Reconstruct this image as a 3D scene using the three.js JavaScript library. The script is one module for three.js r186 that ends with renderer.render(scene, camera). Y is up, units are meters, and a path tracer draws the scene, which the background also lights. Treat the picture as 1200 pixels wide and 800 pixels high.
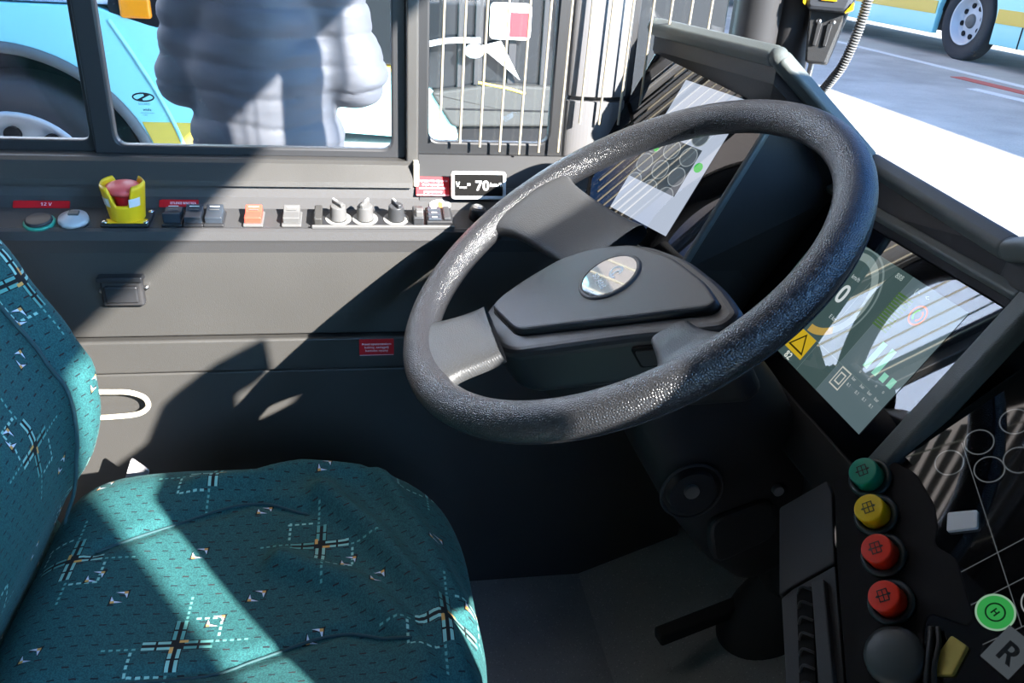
import * as THREE from 'three';
import { RoundedBoxGeometry } from 'three/addons/geometries/RoundedBoxGeometry.js';
import { mergeGeometries, mergeVertices } from 'three/addons/utils/BufferGeometryUtils.js';
import { MarchingCubes } from 'three/addons/objects/MarchingCubes.js';
import { Sky } from 'three/addons/objects/Sky.js';

// ------------------------------------------------------------------ camera, sky, sun, exposure
const V = (x, y, z) => new THREE.Vector3(x, y, z);
const scene = new THREE.Scene();
const camera = new THREE.PerspectiveCamera(45, 1.5, 0.02, 200);
camera.position.set(0, 1.03, 1.03);
camera.up.set(0.021, 0.894, -0.448);
camera.lookAt(0.167, 0.585, 0.15);
scene.add(camera);

const renderer = new THREE.WebGLRenderer();
renderer.toneMapping = THREE.LinearToneMapping;
renderer.toneMappingExposure = 1.0;
renderer.shadowMap.enabled = true;

const SUN = V(0.7, 0.65, 1.0).normalize();
const sky = new Sky();
sky.scale.setScalar(1000);
sky.material.uniforms.turbidity.value = 5;
sky.material.uniforms.rayleigh.value = 0.9;
sky.material.uniforms.mieCoefficient.value = 0.004;
sky.material.uniforms.mieDirectionalG.value = 0.75;
sky.material.uniforms.sunPosition.value.copy(SUN);
scene.add(sky);
scene.environmentIntensity = 1.5;

const sun = new THREE.DirectionalLight(new THREE.Color().setRGB(1.0, 0.94, 0.86), 33);
sun.name = 'sun';
sun.position.copy(SUN).multiplyScalar(30);
sun.castShadow = true;
sun.shadow.mapSize.set(4096, 4096);
Object.assign(sun.shadow.camera, { left: -16, right: 16, top: 16, bottom: -16, near: 1, far: 80 });
scene.add(sun, sun.target);

// ------------------------------------------------------------------ helpers
let seed = 7;
const rnd = () => { seed = (seed * 1664525 + 1013904223) >>> 0; return seed / 4294967296; };
const lerp = (a, b, t) => a + (b - a) * t;
const clamp = (x, a = 0, b = 1) => Math.min(b, Math.max(a, x));
const smooth = (a, b, x) => { const t = clamp((x - a) / (b - a)); return t * t * (3 - 2 * t); };
const taken = {};
function numbered(name) {
  if (!(name in taken)) { taken[name] = 0; return name; }
  taken[name] += 1;
  return name + '_' + String(taken[name]).padStart(3, '0');
}
function shadow(o) { o.castShadow = true; o.receiveShadow = true; return o; }
// a top-level thing: a Group at its base; its parts are added with part()
function thing(name, label, category, pos = [0, 0, 0], opt = {}) {
  const g = new THREE.Group();
  g.name = numbered(name);
  g.position.set(...pos);
  if (opt.rx || opt.ry || opt.rz) g.rotation.set(opt.rx || 0, opt.ry || 0, opt.rz || 0);
  if (opt.q) g.quaternion.copy(opt.q);
  g.userData = { label, category };
  if (opt.group) g.userData.group = opt.group;
  scene.add(g);
  g.updateMatrixWorld(true);
  return g;
}
function structure(name, pos = [0, 0, 0]) {
  const g = new THREE.Group();
  g.name = numbered(name);
  g.position.set(...pos);
  g.userData = { kind: 'structure' };
  scene.add(g);
  g.updateMatrixWorld(true);
  return g;
}
function part(parent, name, geo, mat, label) {          // geometry in the parent's own axes
  const m = shadow(new THREE.Mesh(geo, mat));
  m.name = name;
  if (label) m.userData.label = label;
  parent.add(m);
  m.updateMatrixWorld(true);
  return m;
}
function partW(parent, name, geo, mat, label) {         // geometry in world metres
  parent.updateMatrixWorld(true);
  geo.applyMatrix4(parent.matrixWorld.clone().invert());
  return part(parent, name, geo, mat, label);
}
// texture coordinates in metres, from the side that each face looks to
function boxUV(geo) {
  let g = geo.index ? geo.toNonIndexed() : geo;
  const p = g.attributes.position, uv = new Float32Array(p.count * 2);
  const a = V(), b = V(), c = V(), n = V();
  for (let i = 0; i < p.count; i += 3) {
    a.fromBufferAttribute(p, i); b.fromBufferAttribute(p, i + 1); c.fromBufferAttribute(p, i + 2);
    n.copy(b).sub(a).cross(c.clone().sub(a));
    const ax = Math.abs(n.x), ay = Math.abs(n.y), az = Math.abs(n.z);
    [a, b, c].forEach((q, k) => {
      const [u, w] = ay >= ax && ay >= az ? [q.x, q.z] : az >= ax ? [q.x, q.y] : [q.z, q.y];
      uv[(i + k) * 2] = u; uv[(i + k) * 2 + 1] = w;
    });
  }
  g.setAttribute('uv', new THREE.BufferAttribute(uv, 2));
  return g;
}
function box(w, h, d, r = 0.002, x = 0, y = 0, z = 0, seg = 2) {
  const g = new RoundedBoxGeometry(w, h, d, seg, Math.min(r, w * 0.49, h * 0.49, d * 0.49));
  g.translate(x, y, z);
  return boxUV(g);
}
const span = (x0, x1, y0, y1, z0, z1, r = 0.002) => box(x1 - x0, y1 - y0, z1 - z0, r, (x0 + x1) / 2, (y0 + y1) / 2, (z0 + z1) / 2);
function roundPoly(pts, r) {
  const s = new THREE.Shape(), n = pts.length;
  for (let i = 0; i < n; i++) {
    const p = new THREE.Vector2(...pts[i]), a = new THREE.Vector2(...pts[(i + n - 1) % n]), b = new THREE.Vector2(...pts[(i + 1) % n]);
    const rr = Math.min(r, p.distanceTo(a) * 0.45, p.distanceTo(b) * 0.45);
    const pa = a.clone().sub(p).setLength(rr).add(p), pb = b.clone().sub(p).setLength(rr).add(p);
    if (i) s.lineTo(pa.x, pa.y); else s.moveTo(pa.x, pa.y);
    s.quadraticCurveTo(p.x, p.y, pb.x, pb.y);
  }
  s.closePath();
  return s;
}
const rect = (x0, x1, y0, y1) => [[x0, y0], [x1, y0], [x1, y1], [x0, y1]];
function extrude(shape, depth, bevel = 0.001, seg = 2, curve = 8) {
  const g = new THREE.ExtrudeGeometry(shape, { depth: Math.max(1e-4, depth - 2 * bevel), bevelEnabled: bevel > 0, bevelSize: bevel, bevelThickness: bevel, bevelOffset: -bevel, bevelSegments: seg, curveSegments: curve });
  g.translate(0, 0, bevel);
  return g;
}
// a flat frame in the room: origin, two axes and the normal
function frame(o, e1, e2) {
  const n = e1.clone().cross(e2);
  const m = new THREE.Matrix4().makeBasis(e1, e2, n).setPosition(o);
  return { o, e1, e2, n, m, q: new THREE.Quaternion().setFromRotationMatrix(m), at: (a, b, c = 0) => o.clone().addScaledVector(e1, a).addScaledVector(e2, b).addScaledVector(n, c) };
}
// a slab lying in a frame: its face is at height top above the frame's plane
function slabF(f, pts, depth, top = 0, r = 0.002, bevel = 0.001) {
  const g = extrude(roundPoly(pts, r), depth, bevel);
  g.translate(0, 0, top - depth);
  return boxUV(g.applyMatrix4(f.m));
}
// a slab through four corners (nearly in one plane), thick away from the normal
function slabQ(pts, depth, bevel = 0.001, r = 0.001) {
  const [a, b, c, d] = pts;
  const e1 = b.clone().sub(a).normalize(), e2 = d.clone().sub(a); e2.addScaledVector(e1, -e2.dot(e1)).normalize();
  const f = frame(a, e1, e2);
  const loc = pts.map((p) => { const q = p.clone().sub(a); return [q.dot(e1), q.dot(e2)]; });
  return slabF(f, loc, depth, 0, r, bevel);
}
// a picture plane of real size in a frame (printed or lit face)
function faceF(f, s0, s1, t0, t1, lift) {
  const g = new THREE.PlaneGeometry(s1 - s0, t1 - t0);
  g.translate((s0 + s1) / 2, (t0 + t1) / 2, lift);
  return g.applyMatrix4(f.m);
}
function tube(pts, r, seg = 40, rs = 10, closed = false) {
  return new THREE.TubeGeometry(new THREE.CatmullRomCurve3(pts.map((p) => (p.isVector3 ? p : V(...p))), closed, 'centripetal'), seg, r, rs, closed);
}
function bar(a, b, r0, r1 = r0, seg = 14) {
  const d = b.clone().sub(a), g = new THREE.CylinderGeometry(r1, r0, d.length(), seg);
  g.translate(0, d.length() / 2, 0);
  g.applyQuaternion(new THREE.Quaternion().setFromUnitVectors(V(0, 1, 0), d.normalize()));
  return g.translate(a.x, a.y, a.z);
}
// a rounded bar of rectangular section along a-b
function beam(a, b, w, h, up, r = 0.004) {
  const e1 = b.clone().sub(a), len = e1.length(); e1.normalize();
  const e2 = up.clone().addScaledVector(e1, -up.dot(e1)).normalize();
  const f = frame(a.clone().add(b).multiplyScalar(0.5), e1, e2);
  const g = new RoundedBoxGeometry(len, h, w, 3, r);
  return boxUV(g.applyMatrix4(f.m));
}
const lathe = (pts, seg = 32) => new THREE.LatheGeometry(pts.map((p) => new THREE.Vector2(...p)), seg);
function gridGeo(nu, nv, fn, closeU = false) {
  const pos = [], uv = [], idx = [];
  for (let j = 0; j <= nv; j++) for (let i = 0; i <= nu; i++) { const r = fn(i / nu, j / nv); pos.push(r[0], r[1], r[2]); uv.push(r[3] ?? i / nu, r[4] ?? j / nv); }
  for (let j = 0; j < nv; j++) for (let i = 0; i < nu; i++) { const a = j * (nu + 1) + i, b = a + 1, c = a + nu + 1, d = c + 1; idx.push(a, c, b, b, c, d); }
  const g = new THREE.BufferGeometry();
  g.setAttribute('position', new THREE.Float32BufferAttribute(pos, 3));
  g.setAttribute('uv', new THREE.Float32BufferAttribute(uv, 2));
  g.setIndex(idx);
  g.computeVertexNormals();
  if (closeU) {
    const n = g.attributes.normal;
    for (let j = 0; j <= nv; j++) { const a = j * (nu + 1), b = a + nu; const v = V(n.getX(a) + n.getX(b), n.getY(a) + n.getY(b), n.getZ(a) + n.getZ(b)).normalize(); n.setXYZ(a, v.x, v.y, v.z); n.setXYZ(b, v.x, v.y, v.z); }
  }
  return g;
}
const strip = (gs) => mergeGeometries(gs.map((g) => { const q = g.index ? g.toNonIndexed() : g; for (const k of Object.keys(q.attributes)) if (!['position', 'normal', 'uv'].includes(k)) q.deleteAttribute(k); return q; }));

// ------------------------------------------------------------------ computed textures
function hash2(i, j) { let h = (i * 374761393 + j * 668265263) >>> 0; h = ((h ^ (h >>> 13)) * 1274126177) >>> 0; return ((h ^ (h >>> 16)) >>> 0) / 4294967296; }
function vnoise(x, y, per) {
  const ix = Math.floor(x), iy = Math.floor(y), fx = x - ix, fy = y - iy, w = (a) => ((a % per) + per) % per;
  const sx = fx * fx * (3 - 2 * fx), sy = fy * fy * (3 - 2 * fy);
  return lerp(lerp(hash2(w(ix), w(iy)), hash2(w(ix + 1), w(iy)), sx), lerp(hash2(w(ix), w(iy + 1)), hash2(w(ix + 1), w(iy + 1)), sx), sy);
}
function fbm(x, y, per, oct = 4) { let s = 0, a = 0.5; for (let o = 0; o < oct; o++) { s += a * vnoise(x, y, per); x *= 2; y *= 2; per *= 2; a *= 0.5; } return s / (1 - Math.pow(0.5, oct)); }
function cells(x, y, per) {
  const ix = Math.floor(x), iy = Math.floor(y); let d1 = 9, d2 = 9;
  for (let j = -1; j <= 1; j++) for (let i = -1; i <= 1; i++) {
    const a = ((ix + i) % per + per) % per, b = ((iy + j) % per + per) % per;
    const d = Math.hypot(ix + i + hash2(a, b) - x, iy + j + hash2(a + 91, b + 17) - y);
    if (d < d1) { d2 = d1; d1 = d; } else if (d < d2) d2 = d;
  }
  return [d1, d2];
}
function dataTex(n, fn, tile, srgb = false) {
  const d = new Uint8Array(n * n * 4);
  for (let j = 0; j < n; j++) for (let i = 0; i < n; i++) {
    const c = fn(i / n, j / n), k = (j * n + i) * 4;
    const [r, g, b] = Array.isArray(c) ? c : [c, c, c];
    d[k] = clamp(r) * 255; d[k + 1] = clamp(g) * 255; d[k + 2] = clamp(b) * 255; d[k + 3] = 255;
  }
  const t = new THREE.DataTexture(d, n, n);
  t.wrapS = t.wrapT = THREE.RepeatWrapping; t.magFilter = THREE.LinearFilter; t.minFilter = THREE.LinearMipmapLinearFilter; t.generateMipmaps = true;
  if (srgb) t.colorSpace = THREE.SRGBColorSpace;
  t.repeat.set(1 / tile, 1 / tile);
  t.needsUpdate = true;
  return t;
}
function canvasTex(w, h, draw, opt = {}) {
  const c = document.createElement('canvas'); c.width = w; c.height = h;
  const x = c.getContext('2d'); draw(x, w, h);
  const t = new THREE.CanvasTexture(c);
  t.colorSpace = THREE.SRGBColorSpace;
  if (opt.tile) { t.wrapS = t.wrapT = THREE.RepeatWrapping; t.repeat.set(1 / opt.tile, 1 / opt.tile); }
  return t;
}
const leatherTex = dataTex(256, (u, v) => { const [a, b] = cells(u * 22, v * 22, 22); return clamp((b - a) * 1.6) * 0.8 + 0.2 * fbm(u * 8, v * 8, 8); }, 0.05);
const grainTex = dataTex(256, (u, v) => { const [a, b] = cells(u * 40, v * 40, 40); return clamp((b - a) * 1.3) * 0.7 + 0.3 * fbm(u * 16, v * 16, 16); }, 0.06);
const dustTex = dataTex(512, (u, v) => { const f = fbm(u * 5, v * 5, 5, 5), s = hash2(Math.floor(u * 512), Math.floor(v * 512)); return 0.42 + 0.35 * f + (s > 0.9985 ? 0.4 : 0); }, 0.55);
const speckTex = dataTex(512, (u, v) => { const s = hash2(Math.floor(u * 300), Math.floor(v * 300)), f = fbm(u * 6, v * 6, 6); const b = 0.66 + 0.10 * f; return s > 0.985 ? [b + 0.22, b + 0.2, b + 0.2] : s < 0.05 ? b - 0.08 : b; }, 0.35, true);
const asphaltTex = dataTex(512, (u, v) => { const s = hash2(Math.floor(u * 512), Math.floor(v * 512)), f = fbm(u * 6, v * 6, 6, 5); const b = 0.68 + 0.16 * (f - 0.5) + 0.10 * (s - 0.5); return [b * 1.0, b * 0.985, b * 0.96]; }, 3.0, true);
const weaveTex = dataTex(128, (u, v) => 0.5 + 0.25 * Math.sin(u * Math.PI * 2 * 32) * Math.sin(v * Math.PI * 2 * 32) + 0.25 * hash2(Math.floor(u * 128), Math.floor(v * 128)), 0.045);

// woven seat cloth: teal ground, small dark dashes, crossing double lines, bracket marks
const CLOTH = 0.25;
const clothTex = canvasTex(1024, 1024, (x, W) => {
  const m = W / 0.25;                                        // pixels per metre
  x.fillStyle = 'rgb(26,86,88)'; x.fillRect(0, 0, W, W);
  for (let j = 0; j < 1024; j += 4) for (let i = 0; i < 1024; i += 4) { const h = hash2(i, j); x.fillStyle = h > 0.5 ? 'rgba(60,130,136,0.20)' : 'rgba(8,40,50,0.22)'; x.fillRect(i, j, 4, 4); }
  for (let r = 0; r < 20; r++) for (let q = 0; q < 14; q++) {
    x.fillStyle = (q + r) % 5 === 0 ? 'rgb(40,22,30)' : 'rgb(10,26,36)';
    x.fillRect((q + (r % 2) * 0.5) * (W / 14), (r + 0.5) * (W / 20), 0.0062 * m, 0.0014 * m);
  }
  const wrap = (fn) => { for (const dx of [-W, 0, W]) for (const dy of [-W, 0, W]) { x.save(); x.translate(dx, dy); fn(); x.restore(); } };
  const dash = (x0, y0, dx, dy, n, len, gap, wd, col) => { x.fillStyle = col; for (let k = 0; k < n; k++) { const a = k * (len + gap); x.fillRect((x0 + dx * a - (dy ? wd / 2 : 0)) * m, (y0 + dy * a - (dx ? wd / 2 : 0)) * m, (dx ? len : wd) * m, (dy ? len : wd) * m); } };
  const pale = 'rgb(150,205,196)', mid = 'rgb(98,165,158)', dark = 'rgb(4,14,18)', orange = 'rgb(232,170,92)', white = 'rgb(222,226,240)';
  const cross = (cx, cy, flip) => wrap(() => {
    x.save(); x.translate(cx * m, cy * m); if (flip) x.rotate(Math.PI / 2);
    x.fillStyle = dark; x.fillRect(-0.006 * m, -0.03 * m, 0.012 * m, 0.06 * m); x.fillRect(-0.03 * m, -0.006 * m, 0.06 * m, 0.012 * m);
    for (const s of [-1, 1]) for (const o of [-0.0035, 0.0035]) {
      const w = 0.0034, c = s < 0 ? pale : mid;
      dash(o, s > 0 ? 0.007 : -0.030, 0, 1, 2, 0.0115, 0.002, w, c);
      dash(s > 0 ? 0.007 : -0.030, o, 1, 0, 2, 0.0115, 0.002, w, c);
    }
    dash(0.0035, 0.034, 0, 1, 5, 0.0035, 0.003, 0.0024, mid); dash(-0.034 - 0.03, -0.0035, 1, 0, 5, 0.0035, 0.003, 0.0024, mid);
    dash(-0.0035, -0.062, 0, 1, 5, 0.0035, 0.003, 0.0024, mid); dash(0.034, 0.0035, 1, 0, 5, 0.0035, 0.003, 0.0024, mid);
    dash(0.012, 0.034, 1, 0, 4, 0.0045, 0.003, 0.0026, pale); dash(0.036, 0.010, 0, 1, 4, 0.0045, 0.003, 0.0026, pale);
    dash(-0.036, -0.034, 1, 0, 4, 0.0045, 0.003, 0.0026, pale); dash(-0.038, -0.034, 0, 1, 4, 0.0045, 0.003, 0.0026, pale);
    x.fillStyle = orange; x.fillRect(-0.0052 * m, -0.010 * m, 0.0034 * m, 0.008 * m); x.fillRect(0.002 * m, 0.003 * m, 0.008 * m, 0.0034 * m);
    x.restore();
  });
  const bracket = (cx, cy, a) => wrap(() => {
    x.save(); x.translate(cx * m, cy * m); x.rotate(a);
    for (const s of [1, -1]) {
      x.save(); x.scale(s, s); x.translate(-0.008 * m, -0.007 * m);
      x.fillStyle = dark; x.beginPath(); x.moveTo(-0.002 * m, -0.002 * m); x.lineTo(0.011 * m, 0.001 * m); x.lineTo(0.003 * m, 0.004 * m); x.lineTo(0.0005 * m, 0.011 * m); x.closePath(); x.fill();
      x.fillStyle = white; x.beginPath(); x.moveTo(0, 0); x.lineTo(0.0115 * m, 0); x.lineTo(0.0035 * m, 0.003 * m); x.lineTo(0.001 * m, 0.0095 * m); x.closePath(); x.fill();
      x.fillStyle = orange; x.fillRect(0, 0, 0.0036 * m, 0.003 * m);
      x.restore();
    }
    x.restore();
  });
  cross(0.065, 0.065, false); cross(0.19, 0.19, true);
  bracket(0.19, 0.065, 0); bracket(0.065, 0.19, 0.1); bracket(0.13, 0.125, -0.1); bracket(0.0, 0.13, 0.15); bracket(0.125, 0.005, 0.05);
  bracket(0.095, 0.095, 0); bracket(0.22, 0.16, 0);
}, { tile: CLOTH });

// ------------------------------------------------------------------ materials
const lin = (r, g, b) => new THREE.Color().setRGB(r, g, b);
const std = (c, roughness, o = {}) => new THREE.MeshPhysicalMaterial({ color: c, roughness, ...o });
const M = {
  plastic: std(lin(0.035, 0.036, 0.038), 0.52, { bumpMap: grainTex, bumpScale: 0.0002 }),
  lining: std(lin(0.046, 0.045, 0.043), 0.75, { bumpMap: grainTex, bumpScale: 0.00015, roughnessMap: dustTex }),
  deck: std(lin(0.05, 0.05, 0.052), 0.62, { bumpMap: grainTex, bumpScale: 0.00015 }),
  rubber: std(lin(0.02, 0.02, 0.022), 0.75),
  trimBlack: std(lin(0.022, 0.023, 0.026), 0.45),
  frameGrey: std(lin(0.05, 0.052, 0.056), 0.5, { bumpMap: grainTex, bumpScale: 0.0001 }),
  silver: std(lin(0.14, 0.14, 0.147), 0.45),
  hood: std(lin(0.085, 0.10, 0.098), 0.55, { bumpMap: grainTex, bumpScale: 0.0002 }),
  dashBlack: std(lin(0.011, 0.011, 0.013), 0.66, { bumpMap: grainTex, bumpScale: 0.0001 }),
  panelBlack: std(lin(0.006, 0.006, 0.007), 0.7, { specularIntensity: 0.5 }),
  leather: std(lin(0.022, 0.023, 0.026), 0.30, { bumpMap: leatherTex, bumpScale: 0.00055, ior: 1.7 }),
  hubPlastic: std(lin(0.028, 0.031, 0.036), 0.40, { ior: 1.6, bumpMap: grainTex, bumpScale: 0.0001 }),
  spoke: std(lin(0.045, 0.047, 0.05), 0.4, { bumpMap: leatherTex, bumpScale: 0.0002 }),
  glassBlack: std(lin(0.003, 0.003, 0.004), 0.02, { ior: 1.9 }),
  cloth: std(lin(0.95, 0.95, 0.95), 0.85, { map: clothTex, bumpMap: weaveTex, bumpScale: 0.0003, sheen: 0.25, sheenColor: lin(0.3, 0.6, 0.6), sheenRoughness: 0.5 }),
  piping: std(lin(0.02, 0.065, 0.075), 0.8),
  shell: std(lin(0.22, 0.23, 0.26), 0.5),
  floor: std(lin(0.8, 0.8, 0.8), 0.7, { map: speckTex }),
  ground: std(lin(1, 1, 1), 0.9, { map: asphaltTex }),
  pane: std(lin(1, 1, 1), 0.0, { transmission: 1, thickness: 0, ior: 1.5 }),
  red: std(lin(0.55, 0.012, 0.018), 0.45),
  redCap: std(lin(0.9, 0.04, 0.012), 0.3),
  redSoft: std(lin(0.72, 0.10, 0.10), 0.4),
  yellow: std(lin(0.95, 0.58, 0.012), 0.4),
  yellowCap: std(lin(0.9, 0.6, 0.005), 0.3),
  greenCap: std(lin(0.01, 0.33, 0.20), 0.3),
  white: std(lin(0.75, 0.75, 0.75), 0.5),
  frameDark: std(lin(0.010, 0.011, 0.013), 0.5),
  rodCream: std(lin(0.34, 0.30, 0.22), 0.5),
  dullGrey: std(lin(0.026, 0.026, 0.024), 0.7),
  pillarGrey: std(lin(0.15, 0.15, 0.157), 0.5),
  cream: std(lin(0.72, 0.66, 0.52), 0.5),
  steel: std(lin(0.55, 0.55, 0.56), 0.3, { metalness: 1 }),
  chrome: std(lin(0.7, 0.7, 0.7), 0.08, { metalness: 1 }),
  knob: std(lin(0.04, 0.042, 0.046), 0.4),
  greyKey: std(lin(0.11, 0.11, 0.11), 0.5),
  ring: std(lin(0.02, 0.035, 0.035), 0.35),
  turq: std(lin(0.33, 0.74, 0.76), 0.3, { clearcoat: 0.5, clearcoatRoughness: 0.1 }),
  busYellow: std(lin(0.75, 0.52, 0.08), 0.35),
  orange: std(lin(0.9, 0.28, 0.01), 0.25),
  tyre: std(lin(0.035, 0.036, 0.04), 0.85),
  wheelRim: std(lin(0.55, 0.56, 0.58), 0.45),
  busGlass: std(lin(0.012, 0.014, 0.016), 0.06, { ior: 1.5 }),
  paleBody: std(lin(0.55, 0.62, 0.74), 0.4),
  busGrey: std(lin(0.12, 0.12, 0.115), 0.6),
  whitePaint: std(lin(0.7, 0.7, 0.7), 0.8),
  redPaint: std(lin(0.5, 0.12, 0.1), 0.8),
  skin: std(lin(0.5, 0.3, 0.22), 0.6),
  jacket: std(lin(0.075, 0.082, 0.10), 0.65),
  jeans: std(lin(0.04, 0.055, 0.1), 0.85),
  hair: std(lin(0.03, 0.02, 0.015), 0.6),
  shoe: std(lin(0.03, 0.03, 0.03), 0.6),
  belt: std(lin(0.35, 0.34, 0.37), 0.7),
  cable: std(lin(0.02, 0.02, 0.02), 0.5),
};

// ------------------------------------------------------------------ street level outside
const GY = -0.42;
{
  const g = structure('ground');
  const pl = new THREE.BoxGeometry(120, 0.2, 120); pl.translate(0, GY - 0.1, 0);
  part(g, 'asphalt', boxUV(pl), M.ground);
}
{ // road markings by the far bus
  const mk = (name, label, x0, z0, x1, z1, w, mat) => {
    const t = thing(name, label, 'road marking', [(x0 + x1) / 2, GY, (z0 + z1) / 2]);
    partW(t, 'painted_line', beam(V(x0, GY + 0.004, z0), V(x1, GY + 0.004, z1), w, 0.008, V(0, 1, 0), 0.002), mat);
  };
  mk('kerb_line', 'long white painted line on the road along the far turquoise bus', 8.3, -16, 8.55, -6.0, 0.16, M.whitePaint);
  mk('red_line', 'short faded red line painted on the road by the far bus wheel', 8.0, -9.6, 8.2, -7.0, 0.22, M.redPaint);
  mk('short_line', 'short white painted dash on the road next to the red line', 7.5, -8.6, 7.75, -7.0, 0.18, M.whitePaint);
}

// ------------------------------------------------------------------ our bus: floor, walls, roof, glass
{
  const f = structure('floor');
  part(f, 'floor_plate', span(-3.2, 0.335, -0.05, 0.07, -0.14, 2.35, 0.001), M.floor);
  part(f, 'toe_board', boxUV(extrude(new THREE.Shape([[0.333, -0.05], [0.333, 0.07], [0.95, 0.33], [0.95, -0.05]].map((p) => new THREE.Vector2(...p))), 2.4, 0).translate(0, 0, -0.14)), M.floor);
}
const WT = 1.74;                                             // top of the windows
{
  const w = structure('wall_left');
  part(w, 'body_side', span(-3.2, 0.60, -0.3, 0.63, -0.16, -0.012, 0.004), M.trimBlack);
  part(w, 'lower_panel', span(-1.4, 0.50, 0.05, 0.474, -0.02, 0.002, 0.004), M.lining);
  part(w, 'middle_band', span(-1.4, 0.30, 0.477, 0.525, -0.02, 0.009, 0.004), M.lining);
  part(w, 'upper_panel', span(-1.4, 0.30, 0.528, 0.664, -0.02, 0.002, 0.003), M.lining);
  // the window ledge: front lip, switch deck, riser with a step, upper face under the glass
  const led = new THREE.Shape([[0.008, 0.660], [0.010, 0.664], [0.009, 0.675], [0.004, 0.678], [-0.002, 0.677], [-0.045, 0.688], [-0.056, 0.700], [-0.060, 0.714], [-0.30, 0.714], [-0.30, 0.64], [0.0, 0.64]].map((p) => new THREE.Vector2(p[0], p[1])));
  const lg = extrude(led, 1.4 + 0.32, 0.0005, 1).rotateY(-Math.PI / 2).translate(0.32, 0, 0);
  lg.scale(1, 1, 1);
  // after the turn the profile's x runs along z
  part(w, 'switch_ledge', boxUV(clipZ(lg, -0.12)), M.deck);
  const up = new THREE.Shape([[-0.052, 0.7155], [-0.054, 0.722], [-0.068, 0.742], [-0.074, 0.746], [-0.13, 0.746], [-0.13, 0.7155]].map((p) => new THREE.Vector2(...p)));
  part(w, 'sill_moulding', boxUV(extrude(up, 1.4 + 0.058, 0.001, 1).rotateY(-Math.PI / 2).translate(0.058, 0, 0)), M.lining);
  part(w, 'sill_end_cap', span(0.0585, 0.066, 0.716, 0.748, -0.125, -0.056, 0.002), M.cream, 'pale cream end cap of the sill');
  part(w, 'quarter_panel', boxUV(extrude(new THREE.Shape([[-0.05, 0.69], [-0.062, 0.716], [-0.088, 0.752], [-0.13, 0.752], [-0.13, 0.69]].map((p) => new THREE.Vector2(...p))), 0.31, 0.001, 1).rotateY(-Math.PI / 2).translate(0.376, 0, 0)), M.frameDark);
  part(w, 'header', span(-0.345, 0.62, WT, 2.15, -0.16, -0.07, 0.004), M.lining);
  part(w, 'rear_side', span(-3.2, -1.05, 0.63, 2.15, -0.16, -0.07, 0.004), M.lining);
}
function clipZ(g, z0) { const p = g.attributes.position; for (let i = 0; i < p.count; i++) if (p.getZ(i) < z0) p.setZ(i, z0); g.computeVertexNormals(); return g; }
// a window frame with a round-cornered opening, and its pane
function sideWindow(name, x0, x1, ox0, ox1, oy0, r, mat, zf = -0.095, top = WT) {
  const w = structure(name);
  const s = new THREE.Shape([[x0, 0.744], [x1, 0.744], [x1, top + 0.01], [x0, top + 0.01]].map((p) => new THREE.Vector2(...p)));
  s.holes.push(new THREE.Path(roundPoly(rect(ox0, ox1, oy0, top - 0.03), r).getPoints(8)));
  part(w, 'window_frame', boxUV(extrude(s, 0.016, 0.003, 2, 8).translate(0, 0, zf - 0.012)), mat);
  part(w, 'pane', span(ox0 - 0.004, ox1 + 0.004, oy0 - 0.004, top - 0.025, zf - 0.008, zf - 0.004, 0.0005), M.pane);
  return w;
}
sideWindow('window_1', -1.05, -0.334, -1.0, -0.352, 0.760, 0.012, M.trimBlack, -0.105, 2.11);
sideWindow('window_2', -0.345, 0.054, -0.318, 0.031, 0.757, 0.014, M.trimBlack, -0.095);
sideWindow('window_3', 0.062, 0.268, 0.081, 0.247, 0.768, 0.016, M.frameDark, -0.10);
sideWindow('window_4', 0.352, 0.62, 0.366, 0.505, 0.80, 0.014, M.trimBlack, -0.12);
{ // joint strip between the two windows, the pale pillar, the dark front pillar
  const t = structure('trim_1');
  part(t, 'window_joint', span(0.050, 0.066, 0.716, WT, -0.10, -0.074, 0.003), M.lining);
  const p = structure('trim_2');
  const prof = new THREE.Shape(); prof.moveTo(0.268, -0.14); prof.lineTo(0.268, -0.10); prof.quadraticCurveTo(0.272, -0.088, 0.30, -0.086); prof.quadraticCurveTo(0.34, -0.086, 0.353, -0.105); prof.lineTo(0.357, -0.14); prof.closePath();
  const pg = (y0, y1, k) => { const g = extrude(prof, y1 - y0, 0.0008, 1, 10); g.rotateX(Math.PI / 2); g.translate(0, y1, 0); g.scale(1, 1, 1); return boxUV(mirrorZ(g, k)); };
  function mirrorZ(g) { const q = g.attributes.position; for (let i = 0; i < q.count; i++) q.setZ(i, q.getZ(i)); return g; }
  part(p, 'pillar_cover_lower', pg(0.70, 0.828), M.silver, 'pale grey lower pillar cover');
  part(p, 'pillar_cover_upper', pg(0.834, WT + 0.1), M.silver, 'pale grey upper pillar cover');
  part(p, 'pillar_core', span(0.272, 0.35, 0.69, WT, -0.14, -0.10, 0.002), M.trimBlack);
}
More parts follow.
